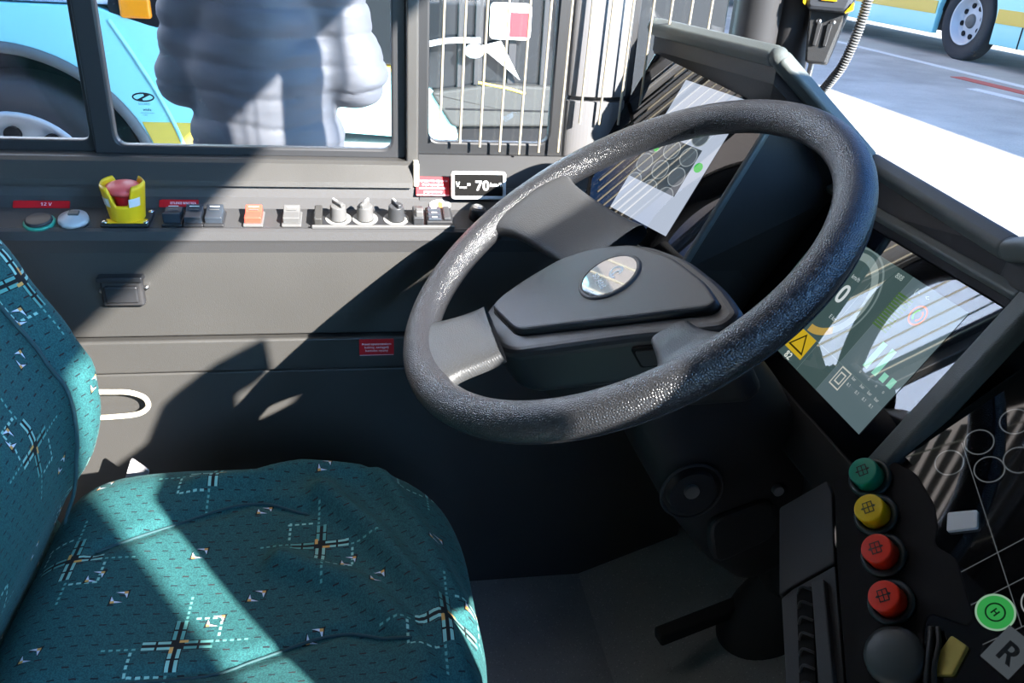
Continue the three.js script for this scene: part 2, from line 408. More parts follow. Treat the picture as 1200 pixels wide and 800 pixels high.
{
  const p = structure('wall_front');
  const post = (x, z, r, y0, y1) => { const g = new THREE.CylinderGeometry(r, r * 1.06, y1 - y0, 20); g.translate(x, (y0 + y1) / 2, z); return g; };
  part(p, 'front_pillar', strip([post(0.535, -0.115, 0.030, 0.5, 2.0), post(0.580, -0.10, 0.026, 0.5, 2.0), span(0.51, 0.61, 0.5, 2.0, -0.16, -0.115, 0.01)]), M.rubber, 'black front corner pillar with rounded ribs');
  part(p, 'bulkhead', span(0.94, 0.98, -0.3, 0.50, -0.16, 2.35, 0.005), M.dashBlack);
  part(p, 'left_bulkhead', span(0.55, 0.96, -0.3, 0.46, -0.16, -0.11, 0.005), M.dashBlack);
  part(p, 'header', span(0.55, 1.0, 1.80, 2.15, -0.16, 2.4, 0.01), M.lining);
  part(p, 'right_pillar', slabQ([V(0.94, 0.3, 2.0), V(0.94, 1.9, 2.0), V(0.70, 1.9, 2.38), V(0.70, 0.3, 2.38)], 0.02), M.plastic);
}
{ // curved windscreen
  const w = structure('window_5');
  const path = new THREE.CatmullRomCurve3([[0.615, 0, -0.125], [0.70, 0, -0.075], [0.80, 0, 0.03], [0.885, 0, 0.2], [0.935, 0, 0.45], [0.955, 0, 0.8], [0.96, 0, 1.2], [0.95, 0, 1.6], [0.935, 0, 1.98]].map((p) => V(...p)));
  part(w, 'windscreen_pane', gridGeo(48, 1, (u, v) => { const q = path.getPoint(u); return [q.x, lerp(0.44, 1.85, v), q.z]; }), M.pane);
}
{
  const r = structure('ceiling');
  part(r, 'roof', span(-3.3, 1.02, 2.13, 2.32, -0.2, 2.45, 0.02), M.lining);
  const wr = structure('wall_right');
  part(wr, 'lower_side', span(-3.2, 0.70, -0.3, 0.75, 2.36, 2.44, 0.01), M.lining);
  part(wr, 'upper_side', span(-3.2, 0.72, 1.75, 2.15, 2.36, 2.44, 0.01), M.lining);
  part(wr, 'middle_side', span(-3.2, 0.15, 0.74, 1.76, 2.37, 2.43, 0.01), M.lining);
  const wb = structure('wall_back');
  part(wb, 'rear_wall', span(-3.3, -3.2, -0.3, 2.15, -0.16, 2.44, 0.01), M.lining);
  part(wb, 'cab_partition', span(-0.98, -0.95, 0.07, 1.9, -0.08, 0.95, 0.01), M.plastic);
  // half-high cab door with a sloping top, beside the dashboard
  const d = structure('door_1');
  const leaf = roundPoly([[0.306, 0.08], [0.306, 0.95], [0.395, 1.02], [0.425, 1.085], [0.480, 1.130], [0.548, 1.168], [0.554, 1.115], [0.507, 1.085], [0.507, 0.99], [0.56, 1.03], [0.61, 1.10], [0.655, 1.172], [0.73, 1.235], [0.80, 1.28], [0.93, 1.36], [0.93, 0.08]], 0.006);
  leaf.holes.push(new THREE.Path(roundPoly(rect(0.465, 0.565, 0.66, 0.81), 0.02).getPoints(6)));   // hand opening
  part(d, 'door_leaf', boxUV(extrude(leaf, 0.03, 0.003).translate(0, 0, 0.99)), M.plastic);
}

{ // slatted sun blind in the upper part of the rear side window
  const t = thing('slat_blind', 'slatted sun blind in the upper part of the rear side window', 'blind', [-0.68, 2.08, -0.07]);
  partW(t, 'head_rail', span(-1.0, -0.36, 2.07, 2.10, -0.085, -0.06, 0.004), M.frameGrey);
  for (let i = 0; i < 16; i++) partW(t, 'slat', beam(V(-1.0, 2.03 - i * 0.06, -0.072), V(-0.36, 2.03 - i * 0.06, -0.072), 0.004, 0.026, V(0, 1, 0.25), 0.0015), M.busGrey);
  for (const x of [-0.95, -0.41]) partW(t, 'cord', bar(V(x, 1.12, -0.066), V(x, 2.08, -0.066), 0.002, 0.002, 6), M.cream);
}
{ // ticket machine standing on the right of the dashboard
  const t = thing('ticket_machine', 'grey ticket machine on a stalk at the right of the dashboard', 'ticket machine', [0.86, 0.55, 0.70]);
  partW(t, 'body', span(0.78, 0.95, 0.86, 1.22, 0.60, 0.80, 0.02), M.frameGrey);
  partW(t, 'stalk', bar(V(0.87, 0.48, 0.70), V(0.87, 0.88, 0.70), 0.03), M.plastic);
  partW(t, 'face', span(0.772, 0.782, 0.96, 1.18, 0.62, 0.78, 0.003), M.glassBlack);
}

// ------------------------------------------------------------------ steering wheel and column
const wn = V(-0.5336, 0.8433, 0.0649).normalize();
const wu = wn.clone().cross(V(0, 0, 1)).normalize();        // towards the windscreen
const ww = wu.clone().cross(wn).negate().normalize();       // to the driver's right
if (ww.z < 0) ww.negate();
const wc = V(0.2451, 0.7473, 0.2695);
// wheel axes: x = to the front, y = out of the wheel, z = to the right
const wheelM = new THREE.Matrix4().makeBasis(wu, wn, wu.clone().cross(wn));
const wheelQ = new THREE.Quaternion().setFromRotationMatrix(wheelM);
{
  const t = thing('steering_wheel', 'large black leather-grained steering wheel with three broad spokes', 'steering wheel', wc.toArray(), { q: wheelQ });
  const R = 0.231;
  const rim = gridGeo(160, 28, (a, b) => {
    const th = a * Math.PI * 2, ph = b * Math.PI * 2;
    const rr = 0.0185 * (1 + 0.05 * Math.cos(2 * ph));
    const k = R + rr * Math.cos(ph) * 0.95;
    return [Math.cos(th) * k, rr * Math.sin(ph), Math.sin(th) * k, a * 1.45, b * 0.116];
  }, true);
  part(t, 'rim', mergeSeam(rim), M.leather);
  // seam line under the rim
  const ringPts = []; for (let i = 0; i < 80; i++) { const a = i / 80 * Math.PI * 2; ringPts.push([Math.cos(a) * (R + 0.0135), -0.0125, Math.sin(a) * (R + 0.0135)]); }
  part(t, 'rim_seam', tube(ringPts, 0.0012, 160, 6, true), M.rubber);
  // spokes: lofted from a wide root at the rim to the hub; a: direction, angles in the wheel plane
  const spoke = (dir, side, r0, r1, wIn, wOut, yIn, yOut, bend) => gridGeo(24, 20, (u, v) => {
    const th = u * Math.PI * 2, s = v, r = lerp(r0, r1, s);
    const wd = lerp(wIn, wOut, s) * (1 + 0.55 * Math.pow(s, 6)), hh = lerp(0.011, 0.012, s), y = lerp(yIn, yOut, smooth(0, 1, s));
    const ex = (q) => Math.sign(q) * Math.pow(Math.abs(q), 0.55);
    const a = ex(Math.cos(th)) * wd, b = ex(Math.sin(th)) * hh;
    const off = bend * (1 - s);
    return [dir[0] * r + side[0] * (a + off), y + b, dir[1] * r + side[1] * (a + off), a, r];
  }, true);
  const mk = (angDeg, ...rest) => { const a = angDeg * Math.PI / 180; return spoke([Math.cos(a), Math.sin(a)], [-Math.sin(a), Math.cos(a)], ...rest); };
  part(t, 'spoke', mk(180, 0.150, 0.226, 0.052, 0.056, -0.014, -0.002, 0.0), M.spoke);
  part(t, 'spoke', mk(256, 0.06, 0.226, 0.044, 0.046, -0.038, -0.002, 0.018), M.spoke);
  part(t, 'spoke', mk(90, 0.12, 0.224, 0.020, 0.032, -0.040, -0.006, 0.0), M.spoke);
  // hub: body below, airbag lid above with a groove between
  const pad = [[-0.147, -0.076], [-0.128, -0.086], [-0.096, -0.091], [-0.051, -0.091], [-0.012, -0.073], [0.023, -0.036], [0.045, 0.026], [0.053, 0.094], [0.050, 0.128], [0.040, 0.131], [-0.039, 0.070], [-0.131, -0.002]];
  const body = [[-0.166, -0.078], [-0.146, -0.098], [-0.096, -0.104], [-0.045, -0.102], [0.0, -0.080], [0.036, -0.038], [0.058, 0.026], [0.066, 0.10], [0.062, 0.150], [0.040, 0.158], [-0.045, 0.092], [-0.148, 0.020], [-0.163, -0.010]];
  const plate = (pts, r, depth, top, bevel, seg = 4) => { const g = extrude(roundPoly(pts.map(([a, b]) => [a, -b]), r), depth, bevel, seg, 6); g.rotateX(-Math.PI / 2); return boxUV(g.translate(0, top - depth, 0)); };
  const hub = part(t, 'hub', plate(body, 0.02, 0.062, -0.033, 0.010), M.hubPlastic);
  part(t, 'hub_base', plate(body.map(([a, b]) => [a * 0.86 + 0.0, b * 0.82 + 0.01]), 0.03, 0.06, -0.085, 0.012), M.dashBlack);
  part(hub, 'airbag_lid', plate(pad, 0.014, 0.016, -0.0245, 0.005), M.hubPlastic);
  part(hub, 'seam_line', plate(pad.map(([a, b]) => [a * 1.012 - 0.0002, b * 1.014 + 0.0002]), 0.014, 0.004, -0.0322, 0.0005, 1), M.panelBlack, 'black groove around the lid');
  // button strip on the right flank
  const fl = (s, d, o) => V(lerp(-0.148, 0.040, s) + 0.0, d, lerp(0.020, 0.158, s)).add(V(-0.59 * o, 0, 0.81 * o));
  const sw = (s0, s1, d0, d1, o, th) => slabQ([fl(s0, d0, o), fl(s1, d0, o), fl(s1, d1, o), fl(s0, d1, o)], th, 0.001, 0.004);
  part(hub, 'button_strip', sw(0.60, 0.93, -0.066, -0.046, 0.003, 0.006), M.trimBlack, 'black trapezoid button strip');
  part(hub, 'strip_border', sw(0.585, 0.945, -0.069, -0.043, 0.0015, 0.004), M.panelBlack);
  // round badge
  const badgeAt = [-0.018, -0.0240, 0.0];
  const bg = part(t, 'badge', new THREE.CylinderGeometry(0.0305, 0.0305, 0.003, 48).translate(...badgeAt), std(lin(0.30, 0.32, 0.33), 0.04, { metalness: 1 }), 'round polished badge');
  part(bg, 'badge_rim', new THREE.TorusGeometry(0.0325, 0.0028, 12, 56).rotateX(Math.PI / 2).translate(badgeAt[0], badgeAt[1] - 0.001, badgeAt[2]), M.hubPlastic);
  const bt = canvasTex(256, 256, (x, W) => {
    x.clearRect(0, 0, W, W); x.fillStyle = '#eef4f4'; x.strokeStyle = '#eef4f4';
    x.textAlign = 'center'; x.font = 'bold 38px sans-serif'; x.fillText('SOLARIS', 128, 196);
    x.lineWidth = 13; x.beginPath(); x.arc(128, 92, 34, Math.PI * 0.95, Math.PI * 1.95); x.stroke(); x.beginPath(); x.moveTo(96, 100); x.quadraticCurveTo(128, 140, 168, 112); x.stroke();
    x.beginPath(); x.moveTo(150, 70); x.quadraticCurveTo(120, 84, 140, 120); x.stroke();
  });
  const bp = new THREE.PlaneGeometry(0.055, 0.055).rotateX(-Math.PI / 2).rotateY(-Math.PI / 2).translate(badgeAt[0], badgeAt[1] + 0.0017, badgeAt[2]);
  part(bg, 'badge_print', bp, std(lin(1, 1, 1), 0.3, { map: bt, alphaMap: null, transparent: true, alphaTest: 0.4 }), 'pale lettering and swan-like emblem');
}
function mergeSeam(g) { return g; }
{
  const t = thing('steering_column', 'black steering column shroud with key slot running down to a floor boot', 'steering column', [0.56, 0.16, 0.225]);
  const at = (k) => wc.clone().addScaledVector(wn, -k);
  // shroud: a rounded box section that follows the column axis
  const sec = [[0.085, 0.05, 0.06], [0.14, 0.075, 0.085], [0.22, 0.088, 0.102], [0.32, 0.090, 0.104], [0.40, 0.082, 0.098], [0.455, 0.066, 0.085], [0.47, 0.03, 0.04]];
  const sh = gridGeo(48, 40, (u, v) => {
    const th = u * Math.PI * 2, f = v * (sec.length - 1), i = Math.min(sec.length - 2, Math.floor(f)), q = f - i;
    const k = lerp(sec[i][0], sec[i + 1][0], q), a = lerp(sec[i][1], sec[i + 1][1], q), b = lerp(sec[i][2], sec[i + 1][2], q);
    const ex = (w) => Math.sign(w) * Math.pow(Math.abs(w), 0.5);
    const p = at(k).addScaledVector(wu, ex(Math.cos(th)) * a).addScaledVector(V(0, 0, 1), ex(Math.sin(th)) * b);
    return [p.x, p.y, p.z, th * 0.09, k];
  }, true);
  partW(t, 'shroud', sh, M.dashBlack);
  partW(t, 'shaft', bar(at(0.46), at(0.66), 0.032, 0.036, 24), M.rubber);
  // key lock on the side towards the aisle
  const kf = frame(at(0.25).addScaledVector(wu, -0.055).add(V(0, 0, 0.106)), wu.clone(), wn.clone());
  const kn = frame(kf.o, wu.clone().negate(), wn.clone());
  const disc = (r, h, f, c0, c1, lift) => { const g = new THREE.CylinderGeometry(r, r * 1.05, h, 28); g.rotateX(Math.PI / 2); g.translate(c0, c1, lift); return g.applyMatrix4(f.m); };
  const fz = frame(kf.o, wu.clone(), V(0, 0, 1).cross(wu).normalize());
  const lock = partW(t, 'key_lock', disc(0.026, 0.010, fz, 0, 0, 0.0), M.trimBlack);
  partW(lock, 'lock_face', disc(0.008, 0.006, fz, 0, 0.006, 0.006), M.steel, 'small steel lock face');
  const key = new THREE.TorusGeometry(0.034, 0.0016, 8, 40); key.applyMatrix4(fz.m);
  partW(lock, 'lock_ring', key, M.plastic);
  partW(t, 'screw', disc(0.006, 0.008, fz, 0.082, -0.06, -0.004), M.steel, 'small steel cross-head screw');
  const lower = slabF(fz, [[0.0, -0.05], [0.075, -0.065], [0.06, -0.12], [-0.02, -0.115]], 0.02, 0.0, 0.02, 0.004);
  partW(t, 'cover_flap', lower, M.trimBlack);
  // floor boot
  const boot = lathe([[0.0, -0.02], [0.066, -0.02], [0.064, 0.02], [0.056, 0.07], [0.047, 0.10], [0.046, 0.125], [0.043, 0.128], [0.040, 0.124], [0.040, 0.10], [0.0, 0.08]], 40);
  boot.rotateZ(-0.16); boot.translate(0.545, 0.115, 0.225);
  partW(t, 'boot', boot, M.rubber, 'black rubber boot at the floor');
}
{
  const t = thing('floor_lever', 'flat black lever lying low beside the steering column boot', 'lever', [0.46, 0.15, 0.235]);
  partW(t, 'lever_arm', beam(V(0.385, 0.158, 0.232), V(0.53, 0.185, 0.205), 0.022, 0.02, V(0, 1, 0), 0.004), M.rubber);
  partW(t, 'lever_mount', beam(V(0.50, 0.10, 0.215), V(0.52, 0.185, 0.21), 0.03, 0.03, V(1, 0, 0), 0.005), M.rubber);
}
{
  const t = thing('stalk_switch', 'dark grey ribbed stalk switch behind the steering wheel hub', 'switch', [0.29, 0.70, 0.08]);
  const a = V(0.285, 0.690, 0.21), b = V(0.272, 0.708, 0.150), c = V(0.266, 0.712, 0.078);
  partW(t, 'stem', bar(a, c, 0.007), M.plastic);
  partW(t, 'grip', bar(b, c, 0.0165, 0.0155, 24), M.greyKey);
  for (let i = 0; i < 12; i++) {
    const th = i / 12 * Math.PI * 2, o = V(Math.cos(th) * 0.0162, Math.sin(th) * 0.0162, 0);
    partW(t, 'rib', bar(b.clone().add(o), c.clone().add(o), 0.0024, 0.0022, 6), M.greyKey);
  }
}

// ------------------------------------------------------------------ dashboard
const mainF = frame(V(0.456, 0.593, 0.13), V(0, 0, 1), V(0.512, 0.859, 0).normalize());
const sideF = frame(V(0.38, 0.7837, 0.005), V(0.4232, -0.0689, 0.9034).normalize(), (() => { const e1 = V(0.4232, -0.0689, 0.9034).normalize(), e2 = V(0.4895, 0.8565, -0.1639); return e2.addScaledVector(e1, -e2.dot(e1)).normalize(); })());
const wingN = V(-0.72, 0.67, 0.15).normalize();
const we1 = V(0, 0, 1).addScaledVector(wingN, -wingN.z).normalize();
const wingF = frame(V(0.43, 0.60, 0.47), we1, wingN.clone().cross(we1));

const hA = V(0.388, 0.925, -0.115), hB = V(0.459, 0.920, 0.115), hD = V(0.578, 0.812, 0.155), hE = V(0.553, 0.806, 0.43), hF = V(0.50, 0.84, 0.52), hG = V(0.44, 0.87, 0.80);
{
  const t = thing('dashboard', 'dark wrap-around dashboard with raised grey-green brow and recessed bezels', 'dashboard', [0.62, 0.33, 0.3]);
  // brow: rounded bars joined end to end
  const upv = V(-0.5, 0.85, 0.1);
  const br = (a, b, w = 0.022, h = 0.020) => beam(a, b, w, h, upv, 0.007);
  const ball = (p, r) => { const g = new THREE.SphereGeometry(r, 20, 14); g.translate(p.x, p.y, p.z); return g; };
  partW(t, 'brow', strip([br(hA, hB), br(hB, hD), br(hD, hE), br(hE, hF), br(hF, hG), ...[hA, hB, hD, hE, hF].map((p) => ball(p, 0.0112))]), M.hood, 'grey-green grained brow');
  // bezels from the brow down to the two displays
  const gTL = sideF.at(-0.112, 0.121), gTR = sideF.at(0.128, 0.121), gBR = sideF.at(0.128, -0.121), gBL = sideF.at(-0.112, -0.121);
  const mT = mainF.at(-0.004, 0.191), mR = mainF.at(0.328, 0.191), mL = mainF.at(-0.004, -0.006), mB = mainF.at(0.328, -0.006);
  const tri = (pts) => { const g = new THREE.BufferGeometry(); g.setAttribute('position', new THREE.Float32BufferAttribute(pts.flatMap((p) => p.toArray()), 3)); g.setAttribute('uv', new THREE.Float32BufferAttribute(new Array(pts.length * 2).fill(0), 2)); g.computeVertexNormals(); return boxUV(g); };
  // four-cornered shell, closed towards the back by a copy moved along d
  const shell = (a, b, c, d, back) => {
    const k = [a, b, c, d].map((p) => p.clone().add(back));
    const q = (p0, p1, p2, p3) => [p0, p1, p2, p0, p2, p3];
    return tri([...q(a, b, c, d), ...q(k[3], k[2], k[1], k[0]), ...q(a, k[0], k[1], b), ...q(b, k[1], k[2], c), ...q(c, k[2], k[3], d), ...q(d, k[3], k[0], a)]);
  };
  const back = V(0.05, -0.03, -0.01);
  partW(t, 'side_bezel', shell(gTL, gTR, hB, hA, back), M.dashBlack, 'black sloping bezel');
  partW(t, 'middle_bezel', shell(gTR, mT, hD, hB, back), M.dashBlack);
  partW(t, 'main_bezel', shell(mT, mR, hE, hD, back), M.dashBlack);
  partW(t, 'middle_facet', shell(gBR, mL, mT, gTR, V(0.05, -0.05, 0)), M.dashBlack, 'black facet between the displays');
  // inner ledge line below the main brow and the rail right of the side display
  partW(t, 'inner_rail', beam(mainF.at(0.0, 0.204, 0.012), mainF.at(0.33, 0.204, 0.012), 0.012, 0.010, upv, 0.003), M.hood, 'thin grey-green rail');
  partW(t, 'side_rail', beam(sideF.at(0.127, 0.118, 0.004), sideF.at(0.127, -0.121, 0.004), 0.008, 0.010, sideF.n, 0.003), M.hood, 'thin grey-green rail');
  partW(t, 'facet_rail', beam(mainF.at(-0.012, 0.188, 0.006), mainF.at(-0.012, -0.004, 0.006), 0.012, 0.012, mainF.n, 0.004), M.plastic);
  partW(t, 'right_rail', beam(mainF.at(0.342, 0.225, 0.010), mainF.at(0.346, -0.03, 0.012), 0.026, 0.022, mainF.n, 0.007), M.hood, 'broad grey-green rail');
  partW(t, 'lower_edge', slabF(mainF, [[-0.02, -0.05], [0.34, -0.05], [0.34, -0.004], [-0.02, -0.004]], 0.04, 0.002, 0.004, 0.002), M.dashBlack);
  // the bulk behind and below
  partW(t, 'main_housing', slabF(mainF, [[-0.02, -0.04], [0.335, -0.04], [0.335, 0.205], [-0.02, 0.205]], 0.10, -0.012, 0.004, 0.002), M.dashBlack);
  partW(t, 'side_housing', slabF(sideF, [[-0.115, -0.122], [0.13, -0.122], [0.13, 0.14], [-0.115, 0.14]], 0.06, -0.012, 0.004, 0.002), M.dashBlack);
  partW(t, 'side_lip', beam(sideF.at(-0.113, -0.126, 0.004), sideF.at(0.128, -0.126, 0.004), 0.012, 0.02, sideF.n, 0.004), M.hood);
  partW(t, 'left_stack', shell(V(0.27, 0.40, -0.06), V(0.37, 0.40, 0.10), sideF.at(0.128, -0.13, -0.012), sideF.at(-0.112, -0.13, -0.012), V(0.12, -0.02, -0.05)), M.plastic);
  partW(t, 'top_deck_side', shell(hA, hB, V(0.70, 0.60, 0.05), V(0.56, 0.66, -0.11), V(0.0, -0.03, 0)), M.plastic);
  partW(t, 'top_deck_middle', shell(hB, hD, V(0.86, 0.50, 0.12), V(0.70, 0.58, 0.04), V(0.0, -0.03, 0)), M.plastic);
  partW(t, 'top_deck_main', shell(hD, hE, V(0.93, 0.47, 0.5), V(0.90, 0.48, 0.1), V(0.0, -0.03, 0)), M.plastic);
  partW(t, 'top_deck_right', shell(hE, hG, V(0.93, 0.47, 1.0), V(0.93, 0.47, 0.45), V(0.0, -0.03, 0)), M.plastic);
  partW(t, 'footwell_cover', span(0.53, 0.94, 0.44, 0.462, -0.115, 0.96, 0.004), M.dashBlack);
  partW(t, 'knee_panel', shell(V(0.50, 0.30, -0.05), V(0.50, 0.30, 0.5), mainF.at(0.34, -0.04, -0.03), mainF.at(-0.15, -0.04, -0.03), V(0.06, -0.02, 0)), M.dashBlack);
}
{ // main instrument display
  const t = thing('instrument_display', 'wide glossy instrument display in the dashboard behind the steering wheel', 'display', mainF.at(0.16, 0, 0).toArray());
  const glass = partW(t, 'glass', slabF(mainF, rect(-0.003, 0.326, -0.004, 0.190), 0.012, 0.0, 0.003, 0.0008), M.glassBlack, 'black glossy glass');
  const ui = canvasTex(1028, 600, (x, W, H) => {
    const k = 4000, X = (s) => (s - 0.03) * k, Y = (v) => H - (v - 0.02) * k;
    x.fillStyle = 'rgb(70,92,92)'; x.fillRect(0, 0, W, H);
    x.fillStyle = 'rgb(96,116,122)'; x.fillRect(X(0.20), 0, W - X(0.20), H);
    x.strokeStyle = 'rgb(120,140,138)'; x.lineWidth = 2;
    for (const s of [0.105, 0.155, 0.2]) { x.beginPath(); x.moveTo(X(s), 0); x.lineTo(X(s), H); x.stroke(); }
    x.beginPath(); x.moveTo(0, Y(0.058)); x.lineTo(X(0.26), Y(0.058)); x.stroke();
    // speed ring
    x.lineWidth = 36; x.strokeStyle = 'rgb(140,158,156)'; x.beginPath(); x.arc(X(0.125), Y(0.112), 190, Math.PI * 0.75, Math.PI * 2.25); x.stroke();
    x.lineWidth = 10; x.strokeStyle = 'rgb(120,140,140)'; x.beginPath(); x.arc(X(0.125), Y(0.112), 230, Math.PI * 0.75, Math.PI * 2.25); x.stroke();
    x.lineWidth = 36; x.strokeStyle = 'rgb(196,164,84)'; x.beginPath(); x.arc(X(0.125), Y(0.112), 190, Math.PI * 0.25, Math.PI * 0.5); x.stroke();
    x.fillStyle = 'rgb(220,230,232)'; x.textAlign = 'center'; x.font = 'bold 120px sans-serif'; x.fillText('0', X(0.132), Y(0.104));
    x.font = '26px sans-serif'; x.fillText('km/h', X(0.132), Y(0.134)); x.fillText('E km', X(0.146), Y(0.086));
    // warning sign on yellow
    x.fillStyle = 'rgb(214,180,40)'; x.fillRect(X(0.112), Y(0.058), 150, 110);
    x.strokeStyle = 'rgb(60,52,10)'; x.lineWidth = 8; x.beginPath(); x.moveTo(X(0.116), Y(0.036)); x.lineTo(X(0.145), Y(0.036)); x.lineTo(X(0.1305), Y(0.055)); x.closePath(); x.stroke();
    x.fillStyle = 'rgb(235,240,230)'; x.font = 'bold 46px sans-serif'; x.fillText('82', X(0.128), Y(0.021));
    // range segments, arrows, icons
    for (let i = 0; i < 12; i++) { x.fillStyle = 'rgb(76,112,60)'; x.fillRect(X(0.198), Y(0.112 + i * 0.0035), 100, 9); }
    x.strokeStyle = 'rgb(228,120,70)'; x.lineWidth = 8; x.beginPath(); x.arc(X(0.240), Y(0.142), 40, 0, 7); x.stroke();
    x.strokeStyle = 'rgb(90,210,90)'; x.beginPath(); x.arc(X(0.240), Y(0.142), 22, Math.PI * 0.6, Math.PI * 1.4); x.stroke();
    x.strokeStyle = 'rgb(230,110,60)'; x.beginPath(); x.arc(X(0.240), Y(0.142), 22, -Math.PI * 0.4, Math.PI * 0.4); x.stroke();
    x.fillStyle = 'rgb(205,220,215)'; x.font = '30px sans-serif'; x.fillText('888', X(0.184), Y(0.160)); x.fillText('(', X(0.216), Y(0.158)); x.fillText('-', X(0.221), Y(0.158)); x.fillText('<-', X(0.234), Y(0.158));
    // level bars
    const bars = [[0.232, 0.031], [0.248, 0.031], [0.2615, 0.009], [0.274, 0.010]];
    bars.forEach(([s, h]) => { x.fillStyle = 'rgb(150,225,200)'; x.fillRect(X(s - 0.004), Y(0.0715 + h), 32, h * k); x.fillStyle = 'rgb(215,220,220)'; x.font = '18px sans-serif'; x.fillText('o', X(s), Y(0.064)); x.fillText('bar', X(s), Y(0.054)); x.fillText('8.1', X(s), Y(0.046)); });
    x.strokeStyle = 'rgb(214,214,205)'; x.lineWidth = 6; x.strokeRect(X(0.208), Y(0.057), 66, 84); x.strokeRect(X(0.212), Y(0.052), 34, 44);
  });
  partW(glass, 'screen_image', faceF(mainF, 0.03, 0.287, 0.02, 0.17, 0.0006), std(lin(0.003, 0.003, 0.004), 0.02, { ior: 1.9, emissive: lin(1, 1, 1), emissiveMap: ui, emissiveIntensity: 0.8 }), 'lit picture with speed ring, level bars and warning sign');
}
{ // side touch display
  const t = thing('side_display', 'tall glossy display in the dashboard corner by the quarter window', 'display', sideF.at(0.01, -0.12, 0).toArray());
  const glass = partW(t, 'glass', slabF(sideF, rect(-0.108, 0.124, -0.118, 0.118), 0.012, 0.0, 0.003, 0.0008), M.glassBlack, 'black glossy glass');
  const ui = canvasTex(436, 760, (x, W, H) => {
    const k = 4000, X = (s) => (s + 0.032) * k, Y = (v) => H - (v + 0.094) * k;
    x.fillStyle = 'rgb(200,212,232)'; x.fillRect(0, 0, W, H);
    x.fillStyle = 'rgb(70,80,88)'; x.fillRect(0, Y(0.02), W - 24, 300);
    for (let j = -1; j <= 2; j++) for (let i = -1; i <= 2; i++) {
      const a = X(-0.0195 + i * 0.0303), b = Y(0.0062 - (j - 0) * 0.0285);
      x.fillStyle = 'rgb(92,102,110)'; x.beginPath(); x.arc(a, b, 50, 0, 7); x.fill();
      x.strokeStyle = 'rgb(165,175,180)'; x.lineWidth = 5; x.stroke();
    }
    x.fillStyle = 'rgb(200,212,232)'; x.fillRect(0, Y(-0.046), W, H); x.fillRect(X(0.055), Y(0.02), W, 320);
    x.fillStyle = 'rgb(60,205,80)'; x.beginPath(); x.arc(X(0.064), Y(-0.001), 26, 0, 7); x.fill(); x.beginPath(); x.arc(X(-0.014), Y(0.0), 16, 0, 7); x.fill();
  });
  partW(glass, 'screen_image', faceF(sideF, -0.032, 0.077, -0.094, 0.096, 0.0006), std(lin(0.003, 0.003, 0.004), 0.02, { ior: 1.9, emissive: lin(1, 1, 1), emissiveMap: ui, emissiveIntensity: 0.8 }), 'lit pale page with round touch fields');
}
